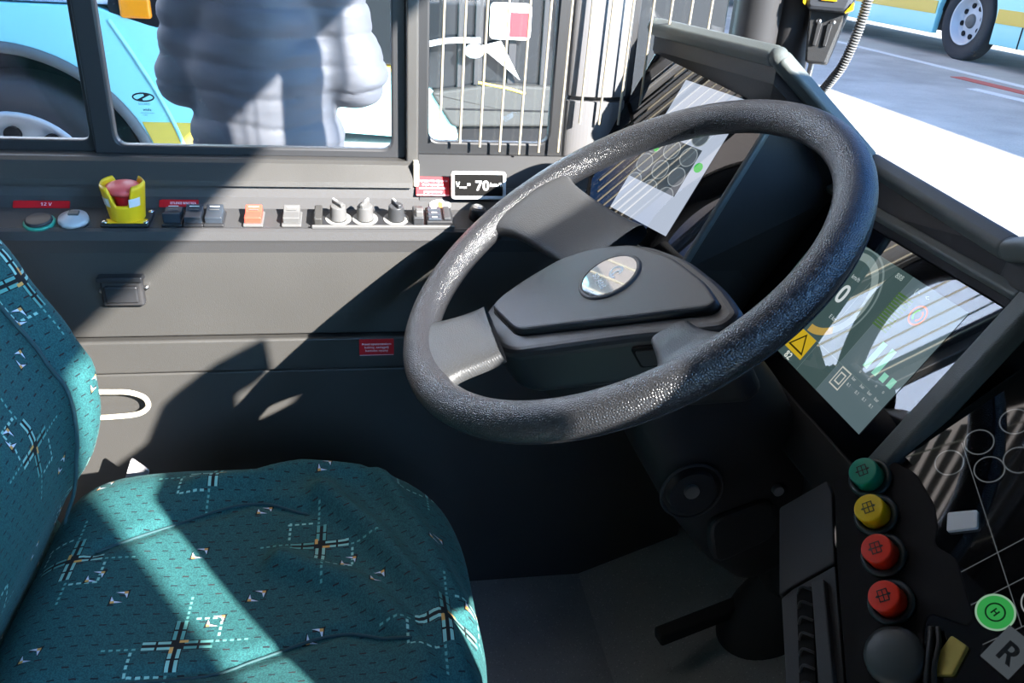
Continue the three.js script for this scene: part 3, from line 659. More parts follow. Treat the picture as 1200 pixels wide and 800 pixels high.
{ // right wing: control console
  const t = thing('control_console', 'black dashboard wing with four coloured round door buttons and an air vent', 'control panel', [0.52, 0.33, 0.55]);
  partW(t, 'console_body', slabF(wingF, [[-0.0193, -0.0691], [-0.0096, -0.0176], [0.003, 0.022], [0.02, 0.17], [0.26, 0.10], [0.26, -0.20], [0.115, -0.1533], [0.0514, -0.1163]], 0.10, -0.004, 0.004, 0.002), M.dashBlack);
  partW(t, 'side_trim', slabF(wingF, [[-0.0193, -0.0691], [-0.0106, -0.0186], [0.003, -0.0222], [0.0585, -0.0592], [0.0515, -0.1015], [0.0514, -0.1163]], 0.02, 0.004, 0.003, 0.0012), M.frameGrey, 'grey grained trim plate');
  partW(t, 'vent_frame', slabF(wingF, [[0.0535, -0.1163], [0.0530, -0.1035], [0.0595, -0.0605], [0.190, -0.140], [0.170, -0.185]], 0.02, 0.002, 0.002, 0.001), M.frameGrey);
  const vent = partW(t, 'air_vent', slabF(wingF, [[0.0570, -0.1000], [0.0630, -0.0868], [0.165, -0.1520], [0.158, -0.1650]], 0.004, 0.0045, 0.003, 0.0005), M.panelBlack, 'narrow black air vent');
  for (let i = 0; i < 9; i++) {
    const k = i / 9 + 0.03, a = wingF.at(lerp(0.0570, 0.158, k) + 0.001, lerp(-0.1000, -0.1650, k) + 0.001, 0.0045), b = wingF.at(lerp(0.0630, 0.165, k), lerp(-0.0868, -0.1520, k), 0.0045), c = a.clone().add(b).multiplyScalar(0.5).addScaledVector(wingF.n, 0.004).addScaledVector(wingF.e1, -0.004);
    partW(vent, 'slat', tube([a, c, b], 0.0013, 12, 6), M.plastic);
  }
  partW(t, 'vent_bar', slabF(wingF, [[0.0612, -0.0845], [0.0665, -0.0738], [0.172, -0.1345], [0.166, -0.1470]], 0.012, 0.009, 0.003, 0.0015), M.frameGrey, 'bluish grey vent bar');
  partW(t, 'button_plate', slabF(wingF, [[-0.0070, -0.0150], [0.0029, 0.0202], [0.0129, 0.0364], [0.0385, 0.0439], [0.0704, 0.0366], [0.089, 0.0257], [0.0982, 0.0139], [0.1171, 0.0199], [0.1612, -0.0007], [0.1636, -0.0082], [0.1392, -0.0246], [0.1451, -0.0335], [0.1759, -0.0625], [0.185, -0.135], [0.0615, -0.0590], [0.004, -0.0205]], 0.012, 0.003, 0.006, 0.001), M.panelBlack, 'matt black button plate');
  const iconTex = canvasTex(128, 128, (x) => {
    x.clearRect(0, 0, 128, 128); x.strokeStyle = '#140a08'; x.lineWidth = 5; x.fillStyle = '#140a08';
    x.strokeRect(34, 40, 60, 48); x.beginPath(); x.moveTo(64, 34); x.lineTo(64, 94); x.moveTo(34, 64); x.lineTo(94, 64); x.stroke();
    x.beginPath(); x.moveTo(64, 22); x.lineTo(56, 36); x.lineTo(72, 36); x.fill(); x.beginPath(); x.moveTo(64, 106); x.lineTo(56, 92); x.lineTo(72, 92); x.fill();
  });
  const iconMat = std(lin(1, 1, 1), 0.5, { map: iconTex, transparent: true, alphaTest: 0.4 });
  [[0.0161, 0.0121, M.greenCap, 'green round push button'], [0.0475, -0.0053, M.yellowCap, 'yellow round push button'], [0.0804, -0.0224, M.redCap, 'upper red round push button'], [0.1158, -0.042, M.redCap, 'lower red round push button']].forEach(([a, b, mat, lab]) => {
    const put = (g) => { g.rotateX(Math.PI / 2); g.translate(a, b, 0); return g.applyMatrix4(wingF.m); };
    const bt = partW(t, 'push_button', put(lathe([[0, 0.003], [0.0130, 0.003], [0.0130, 0.0195], [0.0124, 0.0208], [0.0114, 0.0212], [0, 0.0213]], 36)), mat, lab);
    partW(bt, 'button_ring', put(lathe([[0.0132, 0.003], [0.0190, 0.003], [0.0192, 0.0055], [0.0182, 0.0075], [0.0160, 0.0078], [0.0136, 0.0065], [0.0132, 0.003]], 40)), M.ring, 'dark glossy ring');
    const ic = new THREE.PlaneGeometry(0.020, 0.020); ic.rotateZ(-0.35); ic.translate(a, b, 0.0216); partW(bt, 'door_symbol', ic.applyMatrix4(wingF.m), iconMat);
  });
  // round dark cap below the buttons
  const cap = lathe([[0, 0.016], [0.010, 0.0158], [0.018, 0.0145], [0.0225, 0.0115], [0.0235, 0.008], [0.0225, 0.003], [0, 0.003]], 40); cap.rotateX(Math.PI / 2); cap.translate(0.152, -0.066, 0); cap.applyMatrix4(wingF.m);
  partW(t, 'round_cap', cap, std(lin(0.05, 0.06, 0.06), 0.4), 'smooth round dark grey cap');
}
{ // glossy touch panel at the far right
  const t = thing('touch_panel', 'glossy black touch panel with green round key and letter key', 'touch panel', wingF.at(0.14, 0.03, 0).toArray());
  const outline = [[0.0141, 0.0470], [0.0204, 0.17], [0.25, 0.10], [0.25, -0.06], [0.1997, -0.0269], [0.1622, 0.0010], [0.1175, 0.0220], [0.0990, 0.0165], [0.0900, 0.0275], [0.0714, 0.0386], [0.0385, 0.0459]];
  const gl = partW(t, 'glass', slabF(wingF, outline, 0.010, 0.0015, 0.002, 0.0005), M.glassBlack, 'black glossy glass');
  const art = canvasTex(1024, 1024, (x, W, H) => {
    const k = 1024 / 0.2, X = (a) => (a - 0.03) * k, Y = (b) => H - (b + 0.05) * k;
    x.fillStyle = '#000'; x.fillRect(0, 0, W, H);
    x.strokeStyle = 'rgb(120,126,130)'; x.lineWidth = 4;
    const ln = (a, b, c, d) => { x.beginPath(); x.moveTo(X(a), Y(b)); x.lineTo(X(c), Y(d)); x.stroke(); };
    ln(0.0417, 0.0886, 0.1846, 0.0205); ln(0.1277, 0.0151, 0.142, 0.11); ln(0.1519, 0.0033, 0.165, 0.09); ln(0.1793, -0.0093, 0.196, 0.08); ln(0.075, 0.12, 0.20, 0.06);
    x.lineWidth = 6;
    [[0.0487, 0.0695], [0.0505, 0.0984], [0.0749, 0.0875], [0.0555, 0.1298], [0.0838, 0.1086]].forEach(([a, b]) => { x.beginPath(); x.arc(X(a), Y(b), 58, 0, 7); x.stroke(); });
    x.strokeStyle = 'rgb(190,196,196)'; x.beginPath(); x.arc(X(0.1790), Y(0.041), 60, 0, 7); x.stroke();
    x.fillStyle = 'rgb(70,205,100)'; x.beginPath(); x.arc(X(0.1662), Y(0.0135), 68, 0, 7); x.fill(); x.strokeStyle = 'rgb(190,235,200)'; x.lineWidth = 8; x.stroke();
    x.strokeStyle = 'rgb(14,50,24)'; x.lineWidth = 6; x.beginPath(); x.arc(X(0.1662), Y(0.0135), 34, 0, 7); x.stroke();
    x.fillStyle = 'rgb(14,50,24)'; x.textAlign = 'center'; x.font = 'bold 40px sans-serif'; x.fillText('H', X(0.1662), Y(0.0108));
    x.save(); x.translate(X(0.1937), Y(0.0015)); x.rotate(-0.17); x.fillStyle = 'rgb(96,104,110)'; x.fillRect(-62, -80, 122, 160); x.fillStyle = 'rgb(20,24,28)'; x.font = 'bold 112px sans-serif'; x.fillText('R', 0, 42); x.restore();
  });
  partW(gl, 'key_print', faceF(wingF, 0.03, 0.23, -0.05, 0.15, 0.0019), std(lin(0.003, 0.003, 0.004), 0.03, { ior: 1.9, emissive: lin(1, 1, 1), emissiveMap: art, emissiveIntensity: 0.45 }), 'lit key symbols');
  const lab = partW(t, 'label_tag', slabF(wingF, [[0.0847, 0.0394], [0.0979, 0.0577], [0.1095, 0.0478], [0.0968, 0.0284]], 0.004, 0.006, 0.002, 0.0005), M.white, 'small white tag');
}
{ // loose cables and yellow tape in the gap below the touch panel
  const t = thing('cable_bundle', 'dark cables with yellow tape in the gap below the touch panel', 'cables', wingF.at(0.165, -0.035, 0).toArray());
  partW(t, 'yellow_tape', slabF(wingF, [[0.163, -0.022], [0.176, -0.018], [0.186, -0.040], [0.178, -0.052], [0.170, -0.045]], 0.006, 0.0065, 0.002, 0.001), std(lin(0.62, 0.48, 0.10), 0.5), 'yellow tape');
  partW(t, 'cable', tube([wingF.at(0.150, -0.030, 0.006), wingF.at(0.160, -0.038, 0.008), wingF.at(0.172, -0.050, 0.008), wingF.at(0.186, -0.066, 0.004)], 0.0025, 24, 8), M.cable);
  partW(t, 'cable', tube([wingF.at(0.153, -0.026, 0.006), wingF.at(0.164, -0.033, 0.009), wingF.at(0.176, -0.047, 0.009), wingF.at(0.190, -0.060, 0.004)], 0.002, 24, 8), M.cable);
}

// ------------------------------------------------------------------ driver's seat
const fold = (pl, x, z) => { // distance to a polyline
  let d = 9;
  for (let i = 0; i + 1 < pl.length; i++) {
    const [ax, az] = pl[i], [bx, bz] = pl[i + 1], t = clamp(((x - ax) * (bx - ax) + (z - az) * (bz - az)) / ((bx - ax) ** 2 + (bz - az) ** 2));
    d = Math.min(d, Math.hypot(x - ax - t * (bx - ax), z - az - t * (bz - az)));
  }
  return d;
};
const ridges = [[[-0.061, 0.227], [-0.005, 0.299], [0.053, 0.409], [0.085, 0.50]], [[0.005, 0.20], [0.021, 0.234], [0.058, 0.336], [0.09, 0.41]], [[-0.2, 0.205], [-0.138, 0.197], [-0.09, 0.17], [-0.022, 0.188]], [[-0.10, 0.33], [-0.021, 0.379], [0.015, 0.429], [0.045, 0.50]]];
const seams = [[[-0.29, 0.30], [-0.281, 0.293], [-0.227, 0.264], [-0.136, 0.233], [-0.077, 0.254]], [[-0.30, 0.478], [-0.245, 0.475], [-0.146, 0.469], [-0.111, 0.455], [-0.035, 0.436], [0.03, 0.465]]];
const seatC = [-0.13, 0.375], seatA = 0.231, seatB = 0.236;
function seatTop(x, z) {
  let y = 0.428;
  ridges.forEach((r, i) => { const d = fold(r, x, z); y += [0.020, 0.017, 0.012, 0.016][i] * Math.exp(-((d / 0.015) ** 2)); });
  seams.forEach((r) => { const d = fold(r, x, z); y -= 0.006 * Math.exp(-((d / 0.008) ** 2)); });
  y += 0.004 * (fbm(x * 9 + 3, z * 9 + 5, 64, 3) - 0.5);
  y += 0.014 * smooth(0.10, 0.22, Math.abs(z - seatC[1])) - 0.010 * smooth(0.2, 0, Math.hypot(x + 0.14, z - 0.38));
  return y;
}
{
  const t = thing('driver_seat', 'driver seat in dark teal patterned cloth with pale bracket and dashed-cross motifs', 'seat', [-0.2, 0.07, 0.36]);
  const P = 3.2;
  const NT = 44, NS = 16, ROWS = NT + NS;
  const cu = gridGeo(128, ROWS, (u, v) => {
    const th = u * Math.PI * 2, row = Math.round(v * ROWS), c = Math.cos(th), s = Math.sin(th);
    const pp = lerp(7, P, smooth(-0.4, 0.3, c)), rad = 1 / Math.pow(Math.pow(Math.abs(c), pp) + Math.pow(Math.abs(s), pp), 1 / pp);
    if (row <= NT) {
      const r = Math.sin(row / NT * Math.PI / 2) * 0.5 + row / NT * 0.5;
      const x = seatC[0] + seatA * rad * r * c, z = seatC[1] + seatB * rad * r * s;
      const y = seatTop(x, z) - 0.045 * Math.pow(r, 9);
      return [x, y, z, x, z];
    }
    const q = (row - NT) / NS, w = 0.012 * Math.sin(q * Math.PI) + 0.004 * Math.sin(th * 9 + q * 2) * q;
    const x0 = seatC[0] + seatA * rad * c, z0 = seatC[1] + seatB * rad * s, k = 1 + w / 0.22 - 0.03 * q * q;
    const x = seatC[0] + seatA * rad * c * k, z = seatC[1] + seatB * rad * s * k, y = seatTop(x0, z0) - 0.045 - 0.20 * q;
    return [x, y, z, x0 + c * q * 0.2, z0 + s * q * 0.2];
  }, true);
  const cushion = partW(t, 'cushion', cu, M.cloth);
  seams.forEach((r) => {
    const cv = new THREE.CatmullRomCurve3(r.map(([x, z]) => V(x, 0, z)), false, 'centripetal'), pts = [];
    for (let i = 0; i <= 24; i++) { const q = cv.getPoint(i / 24); pts.push(V(q.x, seatTop(q.x, q.z) + 0.0008, q.z)); }
    partW(cushion, 'seam', tube(pts, 0.0016, 48, 6), M.piping);
  });
  // backrest: rings at rising heights, leaning back, with side bolsters
  const prof = [[0.36, -0.345], [0.40, -0.328], [0.465, -0.305], [0.53, -0.293], [0.575, -0.292], [0.61, -0.307], [0.695, -0.346], [0.757, -0.378], [0.85, -0.42], [0.95, -0.46], [1.05, -0.50], [1.12, -0.535]];
  const fx = (y) => { for (let i = 0; i + 1 < prof.length; i++) if (y <= prof[i + 1][0]) { const q = (y - prof[i][0]) / (prof[i + 1][0] - prof[i][0]); return lerp(prof[i][1], prof[i + 1][1], smooth(0, 1, q) * 0.4 + q * 0.6); } return prof.at(-1)[1]; };
  const ring = (off, grow) => gridGeo(96, 60, (u, v) => {
    const th = u * Math.PI * 2, y = lerp(0.35, 1.12, v), c = Math.cos(th), s = Math.sin(th);
    const endk = Math.pow(clamp(1 - Math.pow(Math.abs(2 * v - 1), 14)), 0.5) * 0.9 + 0.1;
    const wz = (0.245 + grow) * (1 - 0.22 * smooth(0.55, 1, v)) * lerp(0.86, 1, endk), tx = (0.065 + grow * 0.4) * endk;
    const ex = (q, e) => Math.sign(q) * Math.pow(Math.abs(q), e);
    const zz = ex(s, 0.55) * wz, zr = Math.abs(zz) / wz;
    const near = zz > 0 ? 1 : 0.55;
    const bol = (c > 0 ? 1 : 0) * (0.055 * near * Math.exp(-(((zr - 0.80) / 0.17) ** 2)) * (1 - smooth(0.45, 0.8, v)) * smooth(0.02, 0.2, v));
    const x = fx(y) - 0.03 - tx + ex(c, 0.6) * tx + bol + off;
    return [x, y, 0.365 + zz, zz * 1.0, y + (c < 0 ? 0.4 : 0)];
  }, true);
  const back = partW(t, 'backrest', ring(0, 0), M.cloth);
  const edge = [];
  for (let i = 0; i <= 20; i++) { const y = lerp(0.40, 0.86, i / 20); edge.push(V(fx(y) - 0.018, y, 0.365 - 0.135)); }
  partW(back, 'seam', tube(edge, 0.0022, 60, 6), M.piping);
  const sh2 = ring(-0.050, 0.012); partW(t, 'back_shell', sh2, M.shell, 'light grey plastic back shell');
  partW(t, 'pedestal', strip([span(-0.28, 0.02, 0.07, 0.25, 0.24, 0.50, 0.02)]), M.rubber, 'black pedestal');
  partW(t, 'belt_strap', slabQ([V(-0.318, 0.37, 0.105), V(-0.296, 0.36, 0.105), V(-0.285, 0.385, 0.10), V(-0.305, 0.405, 0.10)], 0.004, 0.0005, 0.004), M.belt, 'pale grey belt strap');
}

// ------------------------------------------------------------------ things on the side wall
{
  const t = thing('wall_latch_box', 'small flat black latch box screwed to the dark side wall', 'latch', [-0.31, 0.575, 0.002]);
  partW(t, 'housing', span(-0.334, -0.284, 0.577, 0.616, 0.001, 0.014, 0.004), M.rubber);
  partW(t, 'cover_plate', span(-0.329, -0.289, 0.583, 0.606, 0.012, 0.018, 0.003), M.trimBlack);
  partW(t, 'top_bar', span(-0.336, -0.282, 0.611, 0.618, 0.002, 0.018, 0.002), M.trimBlack);
  for (const [x, y] of [[-0.335, 0.596], [-0.281, 0.600], [-0.287, 0.581]]) partW(t, 'screw', new THREE.SphereGeometry(0.0032, 12, 8).translate(x, y, 0.006), M.steel, 'bright steel screw');
}
{
  const t = thing('door_pull_loop', 'pale cream rounded loop handle on the side wall beside the backrest', 'handle', [-0.34, 0.437, 0.01]);
  const pts = [[-0.40, 0.4565, 0.018], [-0.345, 0.4575, 0.020], [-0.316, 0.455, 0.020], [-0.300, 0.446, 0.020], [-0.298, 0.434, 0.020], [-0.308, 0.424, 0.020], [-0.345, 0.419, 0.020], [-0.40, 0.418, 0.018]];
  partW(t, 'loop', tube(pts, 0.0036, 60, 10), M.cream);
  for (const y of [0.4565, 0.418]) partW(t, 'stud', bar(V(-0.40, y, 0.0), V(-0.40, y, 0.020), 0.005), M.cream);
}
function sticker(name, label, tex, f, w, h, group) {
  const t = thing(name, label, 'sticker', f.o.toArray());
  partW(t, 'sheet', slabF(f, rect(-w / 2, w / 2, -h / 2, h / 2), 0.001, 0.0006, 0.0015, 0.0001), M.red);
  partW(t, 'print', faceF(f, -w / 2 + 0.0006, w / 2 - 0.0006, -h / 2 + 0.0006, h / 2 - 0.0006, 0.0009), std(lin(1, 1, 1), 0.45, { map: tex }), 'white lettering on red');
  return t;
}
const redText = (lines, size, w = 512, h = 280, edge = true) => canvasTex(w, h, (x) => {
  x.fillStyle = 'rgb(206,20,34)'; x.fillRect(0, 0, w, h);
  x.fillStyle = 'rgb(250,235,238)'; x.textAlign = 'center'; x.font = `bold ${size}px sans-serif`;
  lines.forEach((l, i) => x.fillText(l, w / 2, h * (0.5 + (i - (lines.length - 1) / 2) * (size * 1.28 / h)) + size * 0.32));
  if (edge) { x.fillStyle = 'rgb(240,225,230)'; x.fillRect(0, h - 10, w, 10); }
});
sticker('warning_sticker', 'small red sticker with three lines of white text on the dark wall band', redText(['Przed opuszczeniem', 'kabiny, zaciągnij', 'hamulec ręczny'], 46), frame(V(0.0055, 0.5095, 0.0092), V(1, 0, 0), V(0, 1, 0)), 0.047, 0.025);
sticker('warning_sticker', 'red sticker with four lines of white text beside the speed sign', redText(['W przypadku otwarcia', 'drzwi awaryjnie', 'uruchomić hamulec', 'przystankowy'], 44), frame(V(0.0845, 0.7165, -0.0575), V(1, 0, 0), V(0, 0.86, -0.5).normalize()), 0.045, 0.026);
sticker('label_strip', 'narrow red strip label behind the three black rocker switches', redText(['OŚWIETLENIE WNĘTRZA'], 40, 512, 80, false), frame(V(-0.240, 0.6935, -0.0485), V(1, 0, 0), V(0, 0.75, -0.66).normalize()), 0.046, 0.010);
sticker('label_strip', 'narrow red strip label reading 12 V behind the round socket caps', redText(['      12 V'], 54, 512, 80, false), frame(V(-0.404, 0.6915, -0.0465), V(1, 0, 0), V(0, 0.75, -0.66).normalize()), 0.066, 0.010);
sticker('label_strip', 'tiny red label beside the yellow emergency stop guard', redText([' '], 40, 128, 64, false), frame(V(-0.258, 0.6930, -0.0480), V(1, 0, 0), V(0, 0.75, -0.66).normalize()), 0.014, 0.010);
{ // speed sign
  const f = frame(V(0.145, 0.7215, -0.0475), V(1, 0, 0), V(0, 0.96, -0.28).normalize());
  const t = thing('speed_sign', 'black speed sign reading 70 km/h with a thick white border', 'sign', f.at(0, -0.018, 0).toArray());
  const outer = roundPoly(rect(-0.037, 0.037, -0.0185, 0.0185), 0.005); outer.holes.push(new THREE.Path(roundPoly(rect(-0.0325, 0.0325, -0.014, 0.014), 0.001).getPoints(4)));
  partW(t, 'border', boxUV(extrude(outer, 0.005, 0.0012).applyMatrix4(f.m)), M.white, 'white rounded border');
  partW(t, 'plate', slabF(f, rect(-0.034, 0.034, -0.0155, 0.0155), 0.004, 0.003, 0.001, 0.0005), M.panelBlack);
  const tx = canvasTex(520, 224, (x) => {
    x.fillStyle = '#050505'; x.fillRect(0, 0, 520, 224); x.fillStyle = '#fff';
    x.font = 'bold 72px sans-serif'; x.fillText('V', 14, 128); x.font = 'bold 38px sans-serif'; x.fillText('max', 54, 146);
    x.font = 'bold 72px sans-serif'; x.fillText('=', 134, 128); x.font = 'bold 140px sans-serif'; x.fillText('70', 222, 164); x.font = 'bold 56px sans-serif'; x.fillText('km/h', 382, 124);
  });
  partW(t, 'print', faceF(f, -0.0325, 0.0325, -0.014, 0.014, 0.0033), std(lin(1, 1, 1), 0.75, { map: tx, specularIntensity: 0.3 }), 'white lettering');
}
{ // oval sticker
  const f = frame(V(0.094, 0.6935, -0.0485), V(1, 0, 0), V(0, 0.62, -0.78).normalize());
  const t = thing('oval_sticker', 'white oval sticker with a small orange emblem on the ledge', 'sticker', f.o.toArray());
  const el = new THREE.Shape(); el.absellipse(0, 0, 0.0145, 0.0085, 0, Math.PI * 2);
  partW(t, 'sheet', boxUV(extrude(el, 0.001, 0.0002, 1, 24).applyMatrix4(f.m)), M.white);
  partW(t, 'emblem', slabF(f, [[-0.003, -0.005], [0.003, -0.005], [0.0035, 0.002], [0, 0.005], [-0.003, 0.003]], 0.0006, 0.0014, 0.001, 0.0001), std(lin(0.7, 0.32, 0.05), 0.5));
}

// ------------------------------------------------------------------ controls on the window ledge
const DR = 0.24;                                            // slope of the deck
const deckY = (z) => 0.6765 - z * 0.2555;
const onDeck = (x, z) => [x, deckY(z), z];
{
  const t = thing('socket_cap', 'round dark socket cap with a green ring on the window ledge', 'socket', onDeck(-0.396, -0.008), { rx: DR });
  part(t, 'cap', lathe([[0, 0.009], [0.013, 0.0088], [0.0155, 0.007], [0.0155, 0.0], [0, 0]], 32), M.knob);
  part(t, 'green_ring', new THREE.TorusGeometry(0.0158, 0.0026, 10, 40).rotateX(Math.PI / 2).translate(0, 0.0026, 0), std(lin(0.03, 0.30, 0.22), 0.4), 'green ring');
  const u = thing('socket_cap', 'round pale grey socket cap on the window ledge', 'socket', onDeck(-0.358, -0.012), { rx: DR });
  part(u, 'cap', lathe([[0, 0.0125], [0.008, 0.012], [0.0095, 0.010], [0.0165, 0.0085], [0.0175, 0.005], [0.0175, 0], [0, 0]], 36), std(lin(0.5, 0.52, 0.56), 0.35));
  part(u, 'cap_tab', box(0.012, 0.003, 0.009, 0.001, 0.002, 0.0132, -0.001), M.greyKey);
}
{
  const t = thing('emergency_stop', 'red mushroom stop button inside a yellow notched guard cup', 'emergency stop', onDeck(-0.296, -0.017), { rx: 0.1 });
  part(t, 'base_plate', box(0.056, 0.005, 0.044, 0.002, 0, 0.0025, 0), M.trimBlack, 'black square plate');
  part(t, 'base_label', box(0.048, 0.0012, 0.012, 0.0005, 0.001, 0.0055, 0.0145), M.yellow, 'yellow label');
  for (const [x, z] of [[-0.023, 0.017], [0.024, 0.017], [0.024, -0.016], [-0.023, -0.016]]) part(t, 'screw', new THREE.SphereGeometry(0.004, 12, 8).scale(1, 0.6, 1).translate(x, 0.0055, z), M.chrome, 'bright screw');
  // guard: tapered cup wall, notched at the front and the back
  const n = 96, pos = [];
  const top = (a) => { const d = Math.abs(Math.atan2(Math.sin(a - Math.PI / 2 + 0.05), Math.cos(a - Math.PI / 2 + 0.05))), e = Math.abs(Math.atan2(Math.sin(a + Math.PI / 2), Math.cos(a + Math.PI / 2))); return 0.052 - 0.024 * (1 - smooth(0.30, 0.62, d)) - 0.022 * (1 - smooth(0.30, 0.7, e)); };
  const guard = gridGeo(n, 24, (u, v) => {
    const a = u * Math.PI * 2, H = top(a);
    const w = v < 0.5 ? v * 2 : (1 - v) * 2, y = 0.004 + (H - 0.004) * w, r = lerp(0.0195, 0.0265, y / 0.052) - (v < 0.5 ? 0 : 0.0026);
    return [Math.cos(a) * r, y, Math.sin(a) * r];
  }, true);
  part(t, 'guard', guard, M.yellow, 'yellow plastic guard');
  const patch = (a0, a1) => gridGeo(10, 2, (u, v) => { const a = lerp(a0, a1, u), y = lerp(0.026, 0.037, v), r = lerp(0.0195, 0.0265, y / 0.052) + 0.0005; return [Math.cos(a) * r, y, Math.sin(a) * r]; });
  part(t, 'guard_label', patch(0.55, 1.15), M.white, 'white patch'); part(t, 'guard_label', patch(2.1, 2.8), M.white, 'white patch');
  part(t, 'stem', new THREE.CylinderGeometry(0.011, 0.011, 0.03, 24).translate(0, 0.02, 0), M.red);
  part(t, 'mushroom', lathe([[0, 0.050], [0.012, 0.0495], [0.0185, 0.047], [0.0205, 0.043], [0.0195, 0.039], [0.013, 0.036], [0, 0.036]], 36), M.redSoft, 'red mushroom head');
}
function rocker(label, x, mat, opt = {}) {
  const t = thing('rocker_switch', label, 'switch', onDeck(x, -0.018), { rx: DR, group: 'rocker switches on the window ledge' });
  part(t, 'bezel', box(0.0245, 0.004, 0.034, 0.0015, 0, 0.002, 0), opt.bezel || M.trimBlack);
  const g = boxUV(extrude(roundPoly([[-0.013, 0.003], [0.013, 0.003], [0.0135, opt.tip ? 0.012 : 0.016], [0.002, 0.0115], [-0.0135, opt.tip ? 0.018 : 0.0125]], 0.0015), 0.0205, 0.001).translate(0, 0, -0.01025).rotateY(Math.PI / 2));
  part(t, 'rocker', g, mat);
  part(t, 'mark', box(0.012, 0.0008, 0.0016, 0.0003, 0, 0.0150, -0.009), M.white);
  part(t, 'mark', box(0.012, 0.0008, 0.0016, 0.0003, 0, 0.0135, -0.004), M.greyKey);
  return t;
}
const darkRocker = std(lin(0.035, 0.045, 0.06), 0.4);
rocker('dark blue-grey rocker switch with a lit dot, beside the emergency stop', -0.2425, darkRocker, { tip: true });
rocker('dark blue-grey rocker switch between its two neighbours under the red strip', -0.2175, darkRocker);
rocker('dark blue-grey rocker switch at the forward end of the row of three', -0.1930, darkRocker);
rocker('red rocker switch standing alone on the window ledge', -0.1455, std(lin(0.75, 0.08, 0.05), 0.4), { bezel: M.greyKey });
rocker('grey rocker switch with white bars between the red rocker and the knobs', -0.0985, M.greyKey, { bezel: M.greyKey });
{
  const t = thing('knob_panel', 'long low dark panel frame carrying the rotary knobs on the ledge', 'control panel', onDeck(0.018, -0.016), { rx: DR });
  part(t, 'plate', box(0.182, 0.004, 0.040, 0.002, 0, 0.002, 0), M.trimBlack);
  part(t, 'end_block', box(0.010, 0.014, 0.034, 0.002, -0.083, 0.008, 0), M.lining);
  part(t, 'front_edge', box(0.182, 0.005, 0.004, 0.0015, 0, 0.0045, 0.0195), M.greyKey);
}
function rotary(label, x, mat, turn) {
  const t = thing('rotary_knob', label, 'knob', [x, deckY(-0.016) + 0.0035, -0.0155], { rx: DR, group: 'rotary knobs on the window ledge' });
  part(t, 'dial', new THREE.CylinderGeometry(0.0165, 0.0165, 0.0012, 32).translate(0, 0.0006, 0), std(lin(0.24, 0.24, 0.23), 0.5), 'pale dial');
  part(t, 'skirt', lathe([[0, 0.0215], [0.0085, 0.0212], [0.0098, 0.0195], [0.0108, 0.003], [0.0112, 0.001], [0, 0.001]], 28), mat);
  const p = part(t, 'pointer', box(0.005, 0.006, 0.019, 0.0015, 0, 0.0235, 0), mat);
  p.rotation.y = turn;
  const q = part(p, 'pointer_mark', box(0.0022, 0.0006, 0.008, 0.0002, 0, 0.0267, -0.005), M.white);
  return t;
}
rotary('grey rotary knob with pale dial next to the grey rocker switch', -0.040, M.greyKey, 0.7);
rotary('grey rotary knob with a red dot on its dial', -0.006, M.greyKey, -0.5);
rotary('black rotary knob with pale dial, darkest of the three', 0.034, M.knob, 0.5);
{
  const t = thing('toggle_block', 'small pale grey toggle block between the black knob and the keypad', 'switch', [0.0625, deckY(-0.016) + 0.0035, -0.016], { rx: DR });
  part(t, 'body', box(0.014, 0.012, 0.030, 0.002, 0, 0.006, 0), M.knob);
  part(t, 'toggle', box(0.010, 0.012, 0.010, 0.002, 0.001, 0.014, 0.008), M.greyKey);
  const k = thing('keypad', 'small dark keypad with six keys on the window ledge', 'keypad', [0.0895, deckY(-0.016) + 0.0035, -0.016], { rx: DR });
  part(k, 'body', box(0.034, 0.008, 0.036, 0.002, 0, 0.004, 0), M.trimBlack);
  for (let i = 0; i < 3; i++) { const key = part(k, 'key', box(0.017, 0.003, 0.009, 0.001, -0.006, 0.009, -0.011 + i * 0.011), darkRocker); part(key, 'key_mark', box(0.007, 0.0006, 0.002, 0.0002, -0.006, 0.0107, -0.011 + i * 0.011), M.white); }
  part(k, 'long_key', box(0.009, 0.004, 0.030, 0.0015, 0.010, 0.0095, 0), M.knob);
  const s = thing('round_switch', 'short black round switch with a bright top below the speed sign', 'switch', [0.142, deckY(-0.026), -0.026], { rx: DR });
  part(s, 'barrel', lathe([[0, 0.017], [0.009, 0.0165], [0.0105, 0.014], [0.011, 0.0], [0, 0]], 28), M.knob);
  part(s, 'top', lathe([[0, 0.0185], [0.006, 0.018], [0.0072, 0.0165], [0, 0.0165]], 24), M.steel, 'bright metal top');
}

